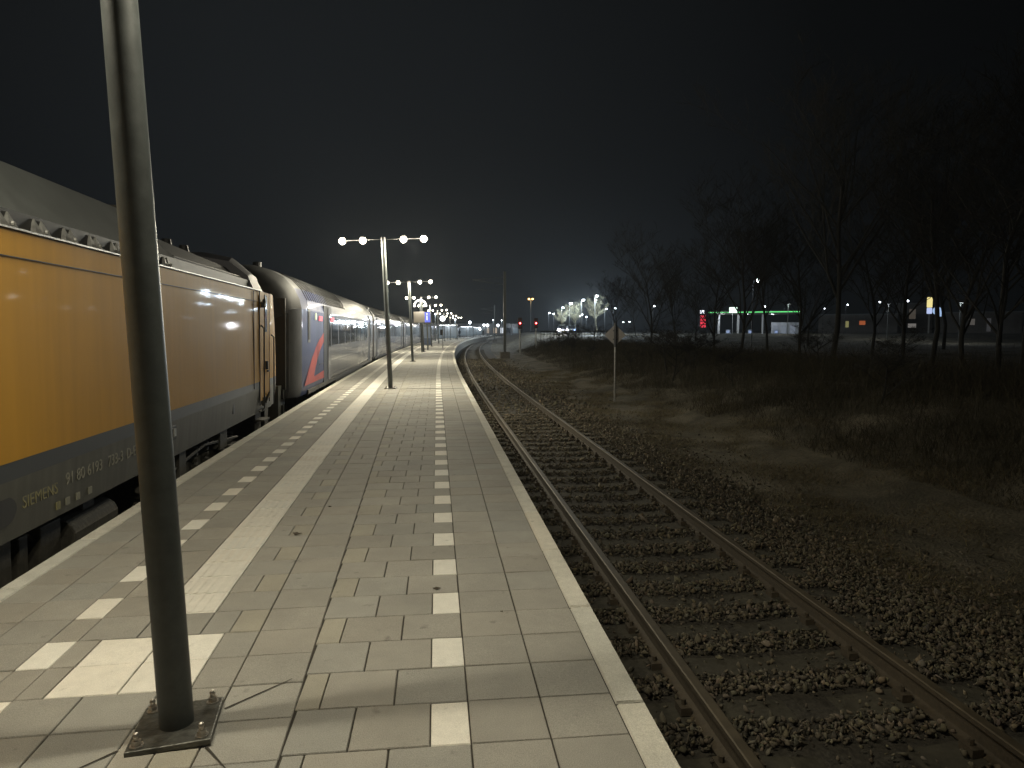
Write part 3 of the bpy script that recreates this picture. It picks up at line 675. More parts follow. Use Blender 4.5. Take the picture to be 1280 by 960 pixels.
# ------------------------------------------------------------------ coaches
def coach(name, label, s_end0, s_end1, first):
    a = PL(s_end0, -.16); b = PL(s_end1, -.16); d = b-a; L = d.length; rz = math.atan2(-d.x, d.y); hd = -rz
    nx = Vector((math.cos(hd), -math.sin(hd), 0)); fy = d.normalized(); HW = 1.40
    sag = max(0, (PL((s_end0+s_end1)/2, -.16)-(a+b)/2).dot(nx)*-1)
    rp = (a+b)/2-nx*(HW+sag); rp.z = ZR
    root = thing(name, label, 'train coach', rp, rz, 'coaches behind the locomotive', .02)
    h = L/2
    cs = [(1.36, .80), (1.40, .98), (1.405, 1.9), (1.40, 2.80), (1.35, 3.02), (1.22, 3.27), (1.0, 3.50), (.7, 3.66), (.35, 3.75)]
    def sec(y, f=1., zf=1.):
        p = [(w*f, y, .98+(z-.98)*zf if z > .98 else z) for w, z in cs]; q = [(-x_, y_, z_) for x_, y_, z_ in reversed(p)]; return p+q
    n = len(cs)*2
    low = M_cblue if first else M_cgrey
    # body: sides up to the eaves, roof above as another part
    def piece(k0, k1, name, m, ys):
        mb = MB(); secs = []
        for (y, f, zf) in ys:
            s_ = sec(y, f, zf); pts = s_[k0:k1+1]; pts2 = s_[n-1-k1:n-k0]; secs.append(pts+pts2)
        mb.loft(secs); return mb.build(name, m, root, smooth=True, sharp=30)
    if first: ys = [(-h-.32, .84, .98), (-h-.24, .90, .99), (-h-.08, .96, 1.), (-h+.14, .985, 1.), (-h+.7, 1, 1), (h-.3, 1, 1)]
    else: ys = [(-h+.3, 1, 1), (h-.3, 1, 1)]
    if first:
        piece(0, 3, 'nose', mat('nose_silver', (.10, .105, .115), .5, noise=.15, nscale=3, spec=.3), ys[:4]); piece(0, 3, 'front_body', M_cblue, [(-h+.14, .985, 1.), (-h+.7, 1, 1), (-h+3.95, 1, 1)]); piece(0, 3, 'body', M_cgrey, [(-h+3.95, 1, 1), (h-.3, 1, 1)])
    else: piece(0, 3, 'body', M_cgrey, ys)
    if first:
        piece(3, 5, 'blue_roof_edge', M_cblue, [(-h+.14, .985, 1.), (-h+.7, 1, 1), (-h+4.4, 1, 1)]); piece(3, 8, 'roof_visor', M_csil, [(-h-.55, .66, .86), (-h-.42, .80, .92), (-h-.2, .90, .965), (-h+.14, .985, 1.)])
        piece(5, 8, 'front_roof', M_csil, [(-h+.14, .985, 1.), (-h+.7, 1, 1), (-h+4.4, 1, 1)]); piece(3, 8, 'roof', M_csil, [(-h+4.4, 1, 1), (h-.3, 1, 1)])
        m = MB(); m.box((0, -h-.40, 2.0), (2.26, .12, 2.0)); m.build('front_panel', M_black, root)
    else: piece(3, 8, 'roof', M_csil, ys)
    # upper blue band
    m = MB(); y0 = -h+(.9 if first else .6)
    m.loft([[(1.408, y, 2.60), (1.41, y, 2.78), (1.355, y, 3.025), (1.345, y, 3.01), (1.40, y, 2.78), (1.395, y, 2.60)] for y in (y0, h-.5)]); m.build('cantrail_band', M_cblue, root)
    m = MB(); m.box((1.4085, .8, 1.42), (.006, L-3.4, .012)); m.box((1.4085, .8, 2.64), (.006, L-3.4, .010)); m.box((1.402, .8, 1.02), (.006, L-3.4, .014)); tag(m.build('panel_seams', M_black, root), kind='stuff')
    # roof ribs
    m = MB(); k = -h+(1.0 if first else 1.2)
    while k < (-h+8.5 if first else h-1.2):
        m.loft([[(w+.014*sg*0, k-.03, z) for w, z in cs[4:]]+[(w*.99, k-.03, z-.02) for w, z in cs[:3:-1]][:5], [(w+.03, k, z+.025) for w, z in cs[4:]]+[(w*.99, k, z-.02) for w, z in cs[:3:-1]][:5], [(w, k+.03, z) for w, z in cs[4:]]+[(w*.99, k+.03, z-.02) for w, z in cs[:3:-1]][:5]] if False else [[(w+.012, k-.03, z+.012) for w, z in cs[4:]]+[(w-.03, k-.03, z-.03) for w, z in cs[:3:-1]], [(w+.012, k+.03, z+.012) for w, z in cs[4:]]+[(w-.03, k+.03, z-.03) for w, z in cs[:3:-1]]])
        k += .34
    tag(m.build('roof_ribs', M_csil, root))
    for dyv in ([-h+3.95, h-2.2] if first else [-h+2.2, h-2.2]):
        m = MB(); m.box((1.395, dyv, 1.92), (.03, 1.3, 2.12)); rec = m.build('door_recess', M_black, root)
        m = MB(); m.box((1.412, dyv+.36, 1.92), (.03, .56, 2.04)); m.box((1.412, dyv-.28, 1.92), (.03, .40, 2.04)) if not first else None; dd = m.build('door', M_cgrey, root)
        m = MB(); m.box((1.428, dyv+.36, 2.3), (.01, .36, .9)); m.build('door_window', M_glassd, dd)
    m = None; k = -h+(5.6 if first else 3.9)
    while k < h-3.6:
        m = MB(); m.box((1.406, k, 2.28), (.014, 1.38, .80)); bev(m.build('window', M_glassd, root), .006, 1); k += 1.72
    m = MB(); m.box((1.4, 0, .84), (.03, L-1.6, .10)); m.box((1.2, 0, .62), (.4, 8.5, .5)); m.box((0, 0, .7), (2.2, L-2, .3)); m.build('underframe', M_under, root)
    bogie(root, -h+3.3, 0, 2.9, 1.1); bogie(root, h-3.3, 0, 2.9, 1.1)
    m = MB()
    for e in ((h-.28, h+.32),) : m.box((0, (e[0]+e[1])/2, 2.2), (2.3, e[1]-e[0], 2.5))
    m.build('gangway_bellows', M_black, root)
    if first:
        # red swoosh on the side, 3 mm proud
        m = MB(); X = 1.4085; a0 = -h
        out = [(.25, 1.02), (3.25, 1.02), (3.25, 1.20), (1.75, 1.22), (2.2, 1.70), (3.28, 2.12), (3.28, 2.32), (2.35, 2.15), (1.2, 1.62), (.45, 1.2)]
        pts = [(2.1, 2.02)]
        sw_o = [(.3, 1.02), (.75, 1.30), (1.35, 1.62), (2.2, 1.98), (3.28, 2.25)]; sw_i = [(1.5, 1.02), (1.8, 1.30), (2.1, 1.52), (2.6, 1.78), (3.28, 2.0)]
        for i in range(4): m.poly([(X, a0+sw_i[i][0], sw_i[i][1]), (X, a0+sw_i[i+1][0], sw_i[i+1][1]), (X, a0+sw_o[i+1][0], sw_o[i+1][1]), (X, a0+sw_o[i][0], sw_o[i][1])])
        m.poly([(X, a0+1.5, 1.02), (X, a0+3.28, 1.02), (X, a0+3.28, 1.22), (X, a0+1.66, 1.16)]); m.build('red_livery', M_cred, root)
        m = MB(); m.box((1.404, -h+.95, 2.42), (.014, .34, .80)); fr = bev(m.build('window_frame', M_lgrey, root), .004)
        m = MB(); m.box((1.412, -h+.95, 2.42), (.012, .22, .66)); m.build('cab_window', M_black, fr)
        m = MB(); m.box((1.412, -h+2.7, 2.62), (.014, .55, .13)); m.box((1.412+.02, -h+4.8, 2.62), (.014, .7, .13)); m.build('red_reflection', G_redrefl, root)  # glowing red patches stand in for red reflections on the coach side
        m = MB(); m.tube([(1.40, -h+1.9, 2.66), (1.43, -h+1.9, 2.66)], .09, 16); m.build('marker_lamp', glow('marker', (.9, .95, .6), .9), root)
        # front end: coupling box, buffers, dark windscreen
        m = MB(); m.box((0, -h-.45, .75), (2.1, .7, .7)); m.build('front_apron', M_lgrey, root)
        for yy_, zz in ((-h-.15, .9), (-h-.15, .55)):
            m = MB(); m.box((1.07, -h-.42, zz), (.03, .18, .22)); m.build('apron_vent', M_black, root)
        m = MB(); m.box((0, -h-.47, 2.2), (1.6, .04, 1.0)); m.build('windscreen', M_glassd, root)
        for sx in (-1, 1):
            m = MB(); m.tube([(sx*.87, -h-.7, 1.05), (sx*.87, -h-1.15, 1.05)], [.1, .2], 16); m.build('buffer', M_under, root)
        m = MB(); m.tube([(.3, -h+.6, 3.70), (.3, -h+.6, 3.86)], .10, 12); m.build('roof_horn', M_black, root)
    return root
coach('train_coach', 'first coach with silver nose, blue cab side and red swoosh, directly behind the yellow locomotive', 16.2, 36.3, True)
s = 36.9; labs = ['second coach in the row, silver roofed with dark windows', 'third coach in the row, further along the platform', 'fourth coach in the row, where the train starts to curve', 'fifth coach, near the lit round clock on the far platform']
for i in range(8):
    c = coach('train_coach', labs[i] if i < 4 else 'distant pale coach at the far end of the curving train', s, s+26, False); s += 26.6
    if i >= 4: c['group'] = 'distant coaches at the platform bend'

# ------------------------------------------------------------------ platform furniture in the distance
def post(m, p, h, r=.045, n=10): m.tube([(p[0], p[1], p[2]), (p[0], p[1], p[2]+h)], r, n)
# pole with arch of lights
r = thing('decoration_pole', 'dark pole carrying an arch of white light balls and a pale sign board', 'light decoration', (-1.02, 49.0, 0), 0, None, -.03)
m = MB(); post(m, (0, 0, 0), 3.55, .06); m.build('pole', M_pole, r)
for k in range(9):
    t_ = math.pi*k/8; m = MB(); m.ball((.40*math.cos(t_), 0, 3.22+.40*math.sin(t_)), .075, n=10); m.build('light_ball', glow('ball_glow', (1, .95, .9), 3.), r)
m = MB(); m.tube([(.40*math.cos(math.pi*k/10), .02, 3.22+.40*math.sin(math.pi*k/10)) for k in range(11)], .02, 6); m.build('arch', M_pole, r)
m = MB(); m.box((-.1, -.06, 2.45), (.75, .03, .75)); m.build('sign_board', mat('pale_board', (.5, .45, .36), .6), r)
light('arch_light', (-1.1, 48.6, 3.3), 60, (1, .95, .88), .15)
# blue information post
r = thing('sign_post', 'blue information sign on a dark post, right of the arch of lights', 'sign post', (-.69, 55.2, 0), 0, None, -.02)
m = MB(); post(m, (0, 0, 0), 3.0, .06); m.build('pole', M_pole, r)
m = MB(); m.box((0, -.07, 2.55), (.5, .06, .8)); pn = m.build('panel', M_signblue, r)
m = MB(); m.box((0, -.105, 2.5), (.10, .01, .36)); m.box((0, -.105, 2.80), (.11, .01, .11)); m.build('symbol', glow('sym', (.9, .95, 1.), 1.), pn)
# clock
r = thing('platform_clock', 'round lit clock on a thin post near the train', 'clock', (.53, 61.2, 0))
m = MB(); post(m, (0, 0, 0), 2.75, .04); m.build('pole', M_galv, r)
m = MB(); m.tube([(0, -.12, 2.55), (0, .12, 2.55)], .27, 24); cl = m.build('clock_case', M_pole, r)
m = MB(); m.tube([(0, -.135, 2.55), (0, -.125, 2.55)], .24, 24); m.build('clock_face', G_clock, cl)
m = MB(); m.box((.03, -.142, 2.60), (.02, .008, .18)); m.box((-.06, -.142, 2.55), (.14, .008, .02)); m.build('clock_hands', M_black, cl)
m = MB(); m.box((-.12, 0, 1.35), (.22, .12, .5)); m.build('ticket_box', M_black, r)
# tall info pillar, shelter, bin etc
r = thing('information_pillar', 'blue information pillar left of the round clock', 'information pillar', (-1.0, 74., 0))
m = MB(); m.box((0, 0, 1.05), (.9, .16, 2.1)); bev(m.build('pillar', mat('pillar_blue', (.05, .08, .16), .4), r), .03); m = MB(); m.box((0, -.09, 1.3), (.7, .012, 1.2)); m.build('poster', mat('poster', (.16, .22, .34), .5), r)
def shelter(name, loc, rz, label, g=None):
    r = thing(name, label, 'shelter', loc, rz, g)
    m = MB(); m.box((0, 0, 2.45), (3.4, 1.7, .14)); bev(m.build('roof', M_galv, r), .02)
    m = MB()
    for x in (-1.6, 0, 1.6): m.box((x, .8, 1.2), (.07, .07, 2.4)); m.box((x, -.8, 1.2), (.07, .07, 2.4))
    m.build('frame', M_pole, r)
    m = MB(); m.box((-.8, .8, 1.25), (1.5, .02, 2.)); m.box((.8, .8, 1.25), (1.5, .02, 2.)); m.box((-1.6, 0, 1.25), (.02, 1.5, 2.)); m.build('pane', G_pane, r)
    m = MB(); m.box((0, .5, .46), (2.6, .35, .06)); m.box((-1., .5, .22), (.06, .3, .44)); m.box((1., .5, .22), (.06, .3, .44)); m.build('bench', M_pole, r)
    m = MB(); m.box((0, 0, 2.36), (2.6, .12, .04)); m.build('tube_light', G_cool, r)
    return r
for i, (s_, off, lb) in enumerate(((118, .35, 'glass shelter lit inside, nearest of the far shelters'), (163, .45, 'pale glowing glass shelter right of the standing person'), (205, .4, 'glowing glass shelter at the far bend of the platform'))):
    a = PL(s_, 0); b = PR(s_, 0); p = a.lerp(b, off); shelter('shelter', (p.x, p.y, 0), -HR(s_), lb)
    light('shelter_light', (p.x, p.y-.3, 2.2), 220, COOL, .1)
# brightly lit globes far down the platform
for i, (u, v, Y, rad, pw, lb) in enumerate(((587.3, 403, 150, .30, 700, 'bright round lamp above the standing person on the far platform'), (605, 406.5, 190, .34, 600, 'left lamp of the bright far pair past the bend'), (609.5, 406.5, 192, .36, 600, 'right lamp of the bright far pair past the bend'),
        (622.5, 406.7, 215, .40, 700, 'bright round lamp just left of the black overhead line mast'), (569, 399.5, 120, .14, 300, 'single small lamp left of the bright round lamp'), (616.5, 400, 150, .12, 200, 'small high lamp left of the black overhead line mast'), (627, 400.5, 170, .14, 200, 'small high lamp touching the black overhead line mast'), (600, 411.5, 200, .3, 200, 'low glowing lamp under the bright far pair'), (544, 392.5, 100, .09, 150, 'tiny lamp beyond the fifth lamp mast'))):
    p = at_y(u, v, Y); r = thing('far_lamp', lb, 'lamp', (p.x, p.y, 0))
    m = MB(); m.tube([(0, 0, 0), (0, 0, p.z-rad)], .06, 8); m.build('pole', M_pole, r)
    m = MB(); m.ball((0, 0, p.z), rad, n=14); m.build('globe', glow('globe_white', (.9, .95, 1.), 7), r, smooth=True)
    light('far_lamp_light', (p.x, p.y-rad-.2, p.z), pw, COOL, .2)
# station building beyond the platform bend
def station():
    p = at_y(596, 413, 262); r = thing('station_building', 'low lit station building far behind the platform bend', 'building', (p.x-6, p.y, -.9), -.22)
    m = MB(); m.box((0, 0, 2.4), (46, 8, 4.8)); m.build('wall', mat('station_wall', (.10, .10, .10), .8, noise=.1), r)
    m = MB(); m.box((0, -2.4, 4.95), (47, 14, .3)); m.build('roof', M_lroof, r)
    rnd = random.Random(4)
    for k in range(18):
        m = MB(); w_ = rnd.choice([1.0, 1.4, 1.8]); m.box((-21.5+k*2.5, -4.05, 2.4), (w_, .08, 2.0)); m.build('window', rnd.choice([G_pane, G_pane, G_win, M_glassd, glow('pane_white', (.85, .92, 1.), .8)]), r)
    for k in range(6):
        m = MB(); m.tube([(-20+k*8, -8.6, 0), (-20+k*8, -8.6, 4.8)], .14, 8); m.build('column', M_galv, r)
    for x in (-16, -4, 8, 18):
        light('canopy_light', (p.x-6+x, p.y-7+x*-.2, 3.2), 350, COOL, .3)
station()

# ------------------------------------------------------------------ people
def person(loc, rz, label, coat=(.03, .032, .04), h=1.76, stride=.0, Mh=None):
    r = thing('person', label, 'person', loc, rz)
    k = h/1.76
    J = {'pel': (0, 0, .95), 'sp': (0, .0, 1.15), 'ch': (0, -.01, 1.36), 'nk': (0, 0, 1.50), 'hd': (0, .015, 1.60), 'ht': (0, .01, 1.70),
         'hl': (-.09, 0, .90), 'kl': (-.10, .02+stride*.3, .50), 'al': (-.10, -.02-stride*.2, .08), 'tl': (-.11, .13-stride*.2, .03),
         'hr': (.09, 0, .90), 'kr': (.10, .03-stride*.1, .50), 'ar': (.10, stride*.5, .08), 'tr': (.11, .15+stride*.5, .03),
         'sl': (-.18, 0, 1.42), 'el': (-.25, -.03, 1.13), 'wl': (-.22, .10, .90), 'fl': (-.21, .14, .82), 'sr': (.18, 0, 1.42), 'er': (.25, -.03, 1.13), 'wr': (.22, .10, .90), 'fr': (.21, .14, .82)}
    rad = {'pel': .14, 'sp': .13, 'ch': .155, 'nk': .06, 'hd': .095, 'ht': .085, 'hl': .10, 'kl': .065, 'al': .05, 'tl': .04, 'hr': .10, 'kr': .065, 'ar': .05, 'tr': .04, 'sl': .075, 'el': .055, 'wl': .04, 'fl': .035, 'sr': .075, 'er': .055, 'wr': .04, 'fr': .035}
    ed = [('pel', 'sp'), ('sp', 'ch'), ('ch', 'nk'), ('nk', 'hd'), ('hd', 'ht'), ('pel', 'hl'), ('hl', 'kl'), ('kl', 'al'), ('al', 'tl'), ('pel', 'hr'), ('hr', 'kr'), ('kr', 'ar'), ('ar', 'tr'), ('ch', 'sl'), ('sl', 'el'), ('el', 'wl'), ('wl', 'fl'), ('ch', 'sr'), ('sr', 'er'), ('er', 'wr'), ('wr', 'fr')]
    nm = list(J); me = bpy.data.meshes.new('body'); me.from_pydata([tuple(c*k for c in J[n]) for n in nm], [(nm.index(a), nm.index(b)) for a, b in ed], [])
    o = bpy.data.objects.new('body', me); COL.objects.link(o); o.parent = r
    sk = o.modifiers.new('skin', 'SKIN'); me.skin_vertices.new() if not me.skin_vertices else None
    for i, n in enumerate(nm): me.skin_vertices[0].data[i].radius = (rad[n]*k*(1.15 if n in ('ch', 'pel', 'sp') else 1), rad[n]*k*(.8 if n in ('ch', 'pel', 'sp') else 1))
    me.skin_vertices[0].data[0].use_root = True
    o.modifiers.new('sub', 'SUBSURF').levels = 1; o.modifiers[-1].render_levels = 1
    me.materials.append(mat('coat_%d' % int(coat[0]*1000), coat, .9))
    m = MB(); m.ball((0, .035*k, 1.615*k), .088*k, 1.15, 12); m.ball((0, .125*k, 1.60*k), .018, 1.2, 6); m.build('face', M_skin, r, smooth=True)
    m = MB(); m.ball((0, -.005, 1.66*k), .102*k, 1.0, 12); m.build('hair', M_black, r, smooth=True)
p = at_y(574.6, 422, 148); person((p.x, p.y, 0), -.3, 'person in dark clothes standing on the far platform beside the shelter')
p = at_y(604, 420, 186); person((p.x, p.y, 0), .4, 'person walking at the far platform bend under the bright lamps', (.05, .04, .04), 1.7, .5)

# ------------------------------------------------------------------ right side: masts, signals, sign
def mast(loc, hh, label):
    r = thing('overhead_mast', label, 'mast', loc)
    z0 = -1.0-loc[2]
    m = MB(); m.box((0, 0, z0+.28), (.85, .85, .62)); bev(m.build('concrete_base', M_conc, r), .03)
    m = MB()
    for x in (-.11, .11): m.box((x, 0, z0+.58+hh/2), (.018, .20, hh))
    m.box((0, 0, z0+.58+hh/2), (.21, .02, hh)); m.build('column', M_pole, r)
    m = MB(); m.tube([(0, 0, hh-1.6), (-2.9, 0, hh-1.2)], .03, 6); m.tube([(0, 0, hh-.9), (-2.9, 0, hh-1.2)], .02, 6); m.tube([(0, 0, hh-2.3), (-2.6, 0, hh-2.0)], .02, 6); m.build('bracket', M_pole, r)
mast((6.1, 62.5, 0), 7.2, 'black overhead line mast on a concrete block beside the track'); mast((12.1, 146, 0), 7.2, 'distant overhead line mast left of the one on a visible concrete block')
def signal(u, v, Y, label):
    p = at_y(u, v, Y); r = thing('railway_signal', label, 'signal', (p.x, p.y, -1.0), 0, 'red signals beside the track')
    h = p.z+1.0; m = MB(); m.tube([(0, 0, 0), (0, 0, h-.5)], .06, 8); m.build('post', M_galv, r)
    m = MB(); m.box((0, .06, h), (.42, .12, 1.1)); m.box((0, .0, h-.45), (.3, .2, .2)); hd = bev(m.build('head', M_black, r), .03)
    m = MB(); m.tube([(0, -.01, h), (0, -.14, h)], .09*Y/75, 14); m.build('red_lens', G_red, hd)
    m = MB(); m.tube([(0, -.145, h), (0, -.15, h)], .05*Y/75, 12); m.build('lens_core', G_redcore, hd)
signal(650, 404, 68, 'left red railway signal, on a visible post beside the grass'); signal(670, 404, 74, 'right red railway signal, standing over the dark brush')
p = at_y(768, 503, 23.78); gz = gh(6.19, 23.78)
r = thing('diamond_sign', 'grey back of a diamond shaped railway sign on a slim post in the verge', 'sign', (6.19, 23.78, gz), -.12)
m = MB(); m.tube([(0, 0, -.1), (0, 0, 2.72)], .032, 12); m.build('post', M_galv, r, smooth=True, sharp=40)
m = MB(); q = .375; c = [(0, -q), (q, 0), (0, q), (-q, 0)]
zc = 2.36; m.hexa([(a, .045, zc+b_) for a, b_ in c], [(a, .06, zc+b_) for a, b_ in c]); bev(m.build('plate', M_signback, r), .004)
m = MB(); m.tube([(0, -.005, zc-.42), (0, -.005, zc+.42)], .045, 10); m.box((0, .03, zc+.15), (.16, .03, .04)); m.box((0, .03, zc-.15), (.16, .03, .04)); m.build('bracket', M_band, r)

# high amber pair
p = at_y(663.5, 373.5, 160); r = thing('amber_lamp', 'tall lamp post with two amber lights above the red signals', 'lamp', (p.x, p.y, gh(p.x, p.y))); hz = p.z-r.location.z
m = MB(); m.tube([(0, 0, 0), (0, 0, hz)], .08, 8); m.tube([(-.6, 0, hz), (.6, 0, hz)], .05, 6); m.build('pole', M_pole, r)
for x in (-.42, .42): m = MB(); m.ball((x, 0, hz-.05), .24, .8, 12); m.build('lens', G_amber, r, smooth=True)
light('amber_light', (p.x, p.y-.8, p.z-.5), 250, (1, .6, .25), .2)

# ------------------------------------------------------------------ street lamps beyond the trees
def make_street():
    r = thing('street_lamp', 'x', 'street lamp', group='cool white street lamps round the car park')
    m = MB(); m.tube([(0, 0, 0), (0, 0, 5.2), (0, 0, 5.5), (0, -.25, 5.65), (0, -.8, 5.72)], [.07, .045, .04, .035, .03], 8); m.build('pole', M_black, r)
    m = MB(); m.box((0, -.85, 5.70), (.26, .6, .09)); h = bev(m.build('lamp_head', M_pole, r), .02)
    m = MB(); m.ball((0, -.85, 5.60), .21, .8, 12); m.build('lens', G_cool, h, smooth=True)
    return r
SL0 = make_street(); first = True
street = [(712, 379.4, 1500, 1.5, 'biggest bright street lamp left of the lit trees'), (702, 384.5, 500, 1.1, 'street lamp in the twigs left of the biggest lamp'), (726.6, 375, 900, 1.1, 'high street lamp just right of the biggest lamp'), (743.5, 370, 900, .95, 'highest street lamp above the brightly lit tree'), (744.2, 375, 500, .9, 'street lamp right under the highest one above the lit tree'),
          (686, 391, 500, 1.2, 'leftmost street lamp of the car park'), (692, 392, 400, 1.3, 'second street lamp from the left of the car park'), (756, 386, 500, 1.2, 'street lamp right of the brightly lit tree'), (766.2, 385.4, 500, 1.3, 'street lamp above the diamond sign'), (732.7, 396, 400, 1.2, 'low street lamp in the middle of the car park'), (724.5, 394.6, 200, .9, 'faint low street lamp left of the middle one'), (728, 393, 200, .9, 'faint street lamp between two low ones'),
          (777.5, 402.7, 90, .8, 'left of two small lamps right of the diamond sign'), (785.7, 402.2, 90, .9, 'right of two small lamps right of the diamond sign'), (816, 382.7, 150, .8, 'lone lamp right of the diamond sign'), (941.5, 351, 200, .7, 'high lone lamp above the filling station'), (955, 383, 90, .7, 'small lamp over the green canopy edge'), (1029, 385.3, 60, .6, 'small lamp right of the filling station'), (1057.5, 381, 60, .5, 'small lamp above the orange lit window'), (1132, 376, 40, .6, 'small lamp left of the yellow and blue sign'), (1098.5, 377.3, 30, .5, 'faint lamp between the orange window and the yellow sign')]
for (u, v, pw, sc, lb) in street:
    hh = 5.62; base = .90 if u < 800 else .05
    d = max(60, (base+hh-EYE)*F/(413-v)*.97) if v < 402 else 150
    d = min(d, 215); pz = at_y(u, v, d)
    gz = gh(pz.x, pz.y); k = max(.35, (pz.z-gz)/hh)
    if first: L0 = SL0; L0.location = (pz.x, pz.y, gz); L0.scale = (sc, sc, k); L0['label'] = lb; first = False
    else: L0 = dup(SL0, (pz.x, pz.y, gz), random.uniform(-.3, .3), lb, scale=(sc, sc, k))
    light('street_or_fill_light', (pz.x, pz.y-.85*sc, pz.z-.25), pw*(3.2 if u < 770 else .5), (.68, .84, 1.), .2)
# extra dim lamps right edge
# ------------------------------------------------------------------ car with headlights
def car(loc, rz, label, lit):
    r = thing('parked_car' if lit < 40 else 'oncoming_car', label, 'car', loc, rz)
    L = 4.3; prof = [(-2.15, .45), (-2.1, .78), (-1.2, .93), (-.45, 1.42), (.9, 1.46), (1.75, .98), (2.12, .9), (2.15, .45)]
    m = MB(); secs = []
    for x, ins in ((-.84, .10), (-.78, 0), (.78, 0), (.84, .10)):
        secs.append([(x*(.80 if z > 1.2 else 1), y*(1-ins*.1), z-(.03 if ins else 0)) for y, z in prof]+[(x, 2.1, .25), (x, -2.1, .25)])
    m.loft(secs); bev(m.build('body', mat('car_paint', (.10, .11, .13), .3, coat=.6), r), .04)
    m = MB(); m.poly([(-.62, -1.22, .96), (.62, -1.22, .96), (.56, -.5, 1.41), (-.56, -.5, 1.41)]); o = m.build('windscreen', M_glassd, r); o.location = (0, -.02, .015)
    for x in (-.80, .80):
        for y in (-1.35, 1.35): m = MB(); m.tube([(x-.09, y, .32), (x+.09, y, .32)], .32, 20); m.build('wheel', M_black, r)
    for x in (-.6, .6): m = MB(); m.ball((x, -2.12, .66), .2 if lit > 40 else .15, .8, 12); m.build('headlight', G_head if lit > 40 else glow('blue_glow', (.35, .45, 1.), 5), r)
    m = MB(); m.box((0, -2.17, .42), (.5, .02, .12)); m.build('number_plate', M_white if False else mat('plate', (.5, .45, .1), .5), r)
    return r
p = at_y(706.5, 412.3, 104); gz = gh(p.x, p.y); car((p.x, p.y+2.1, gz+.03), -.16, 'car driving towards the viewer with glaring white headlights', 60)
for hx in (-.6, .6): light('headlight_glare', (p.x+hx, p.y-.45, gz+.72), 500, (.95, .95, 1.), .55)
l_ = light('headlight_beam', (p.x, p.y-.3, gz+.75), 2500, (.95, .95, 1.), .5, spot=100, blend=.9); l_.rotation_euler = (R(84), 0, math.pi-.16)
p = at_y(717, 411.5, 112); gz = gh(p.x, p.y); car((p.x, p.y+2.1, gz+.03), -.2, 'car with bluish lights right behind the glaring headlights', 5)
# road
m = MB(); ys = np.arange(70, 330, 6.)
for y0, y1 in zip(ys[:-1], ys[1:]):
    a = lambda y: 27+(y-104)*.16
    f = lambda y, o_: (a(y)+o_, y, gh(a(y)+o_, y)+.02)
    for k in range(3): m.poly([f(y0, -6+k*4), f(y0, -2+k*4), f(y1, -2+k*4), f(y1, -6+k*4)])
tag(m.build('road', M_asph), kind='structure')
# guard rail in front of the road
r = thing('guard_railing', 'black railing in front of the lit street', 'railing')
m = MB(); P0 = at_y(676, 414, 84); P1 = at_y(762, 414, 84); n_ = 22
for k in range(n_+1):
    q = P0.lerp(P1, k/n_); gz = gh(q.x, q.y); m.tube([(q.x, q.y, gz-.1), (q.x, q.y, 1.45)], .03, 6)
m.tube([(P0.x, P0.y, 1.42), (P1.x, P1.y, 1.42)], .05, 6); m.tube([(P0.x, P0.y, 1.0), (P1.x, P1.y, 1.0)], .03, 6); m.build('railing', M_black, r)

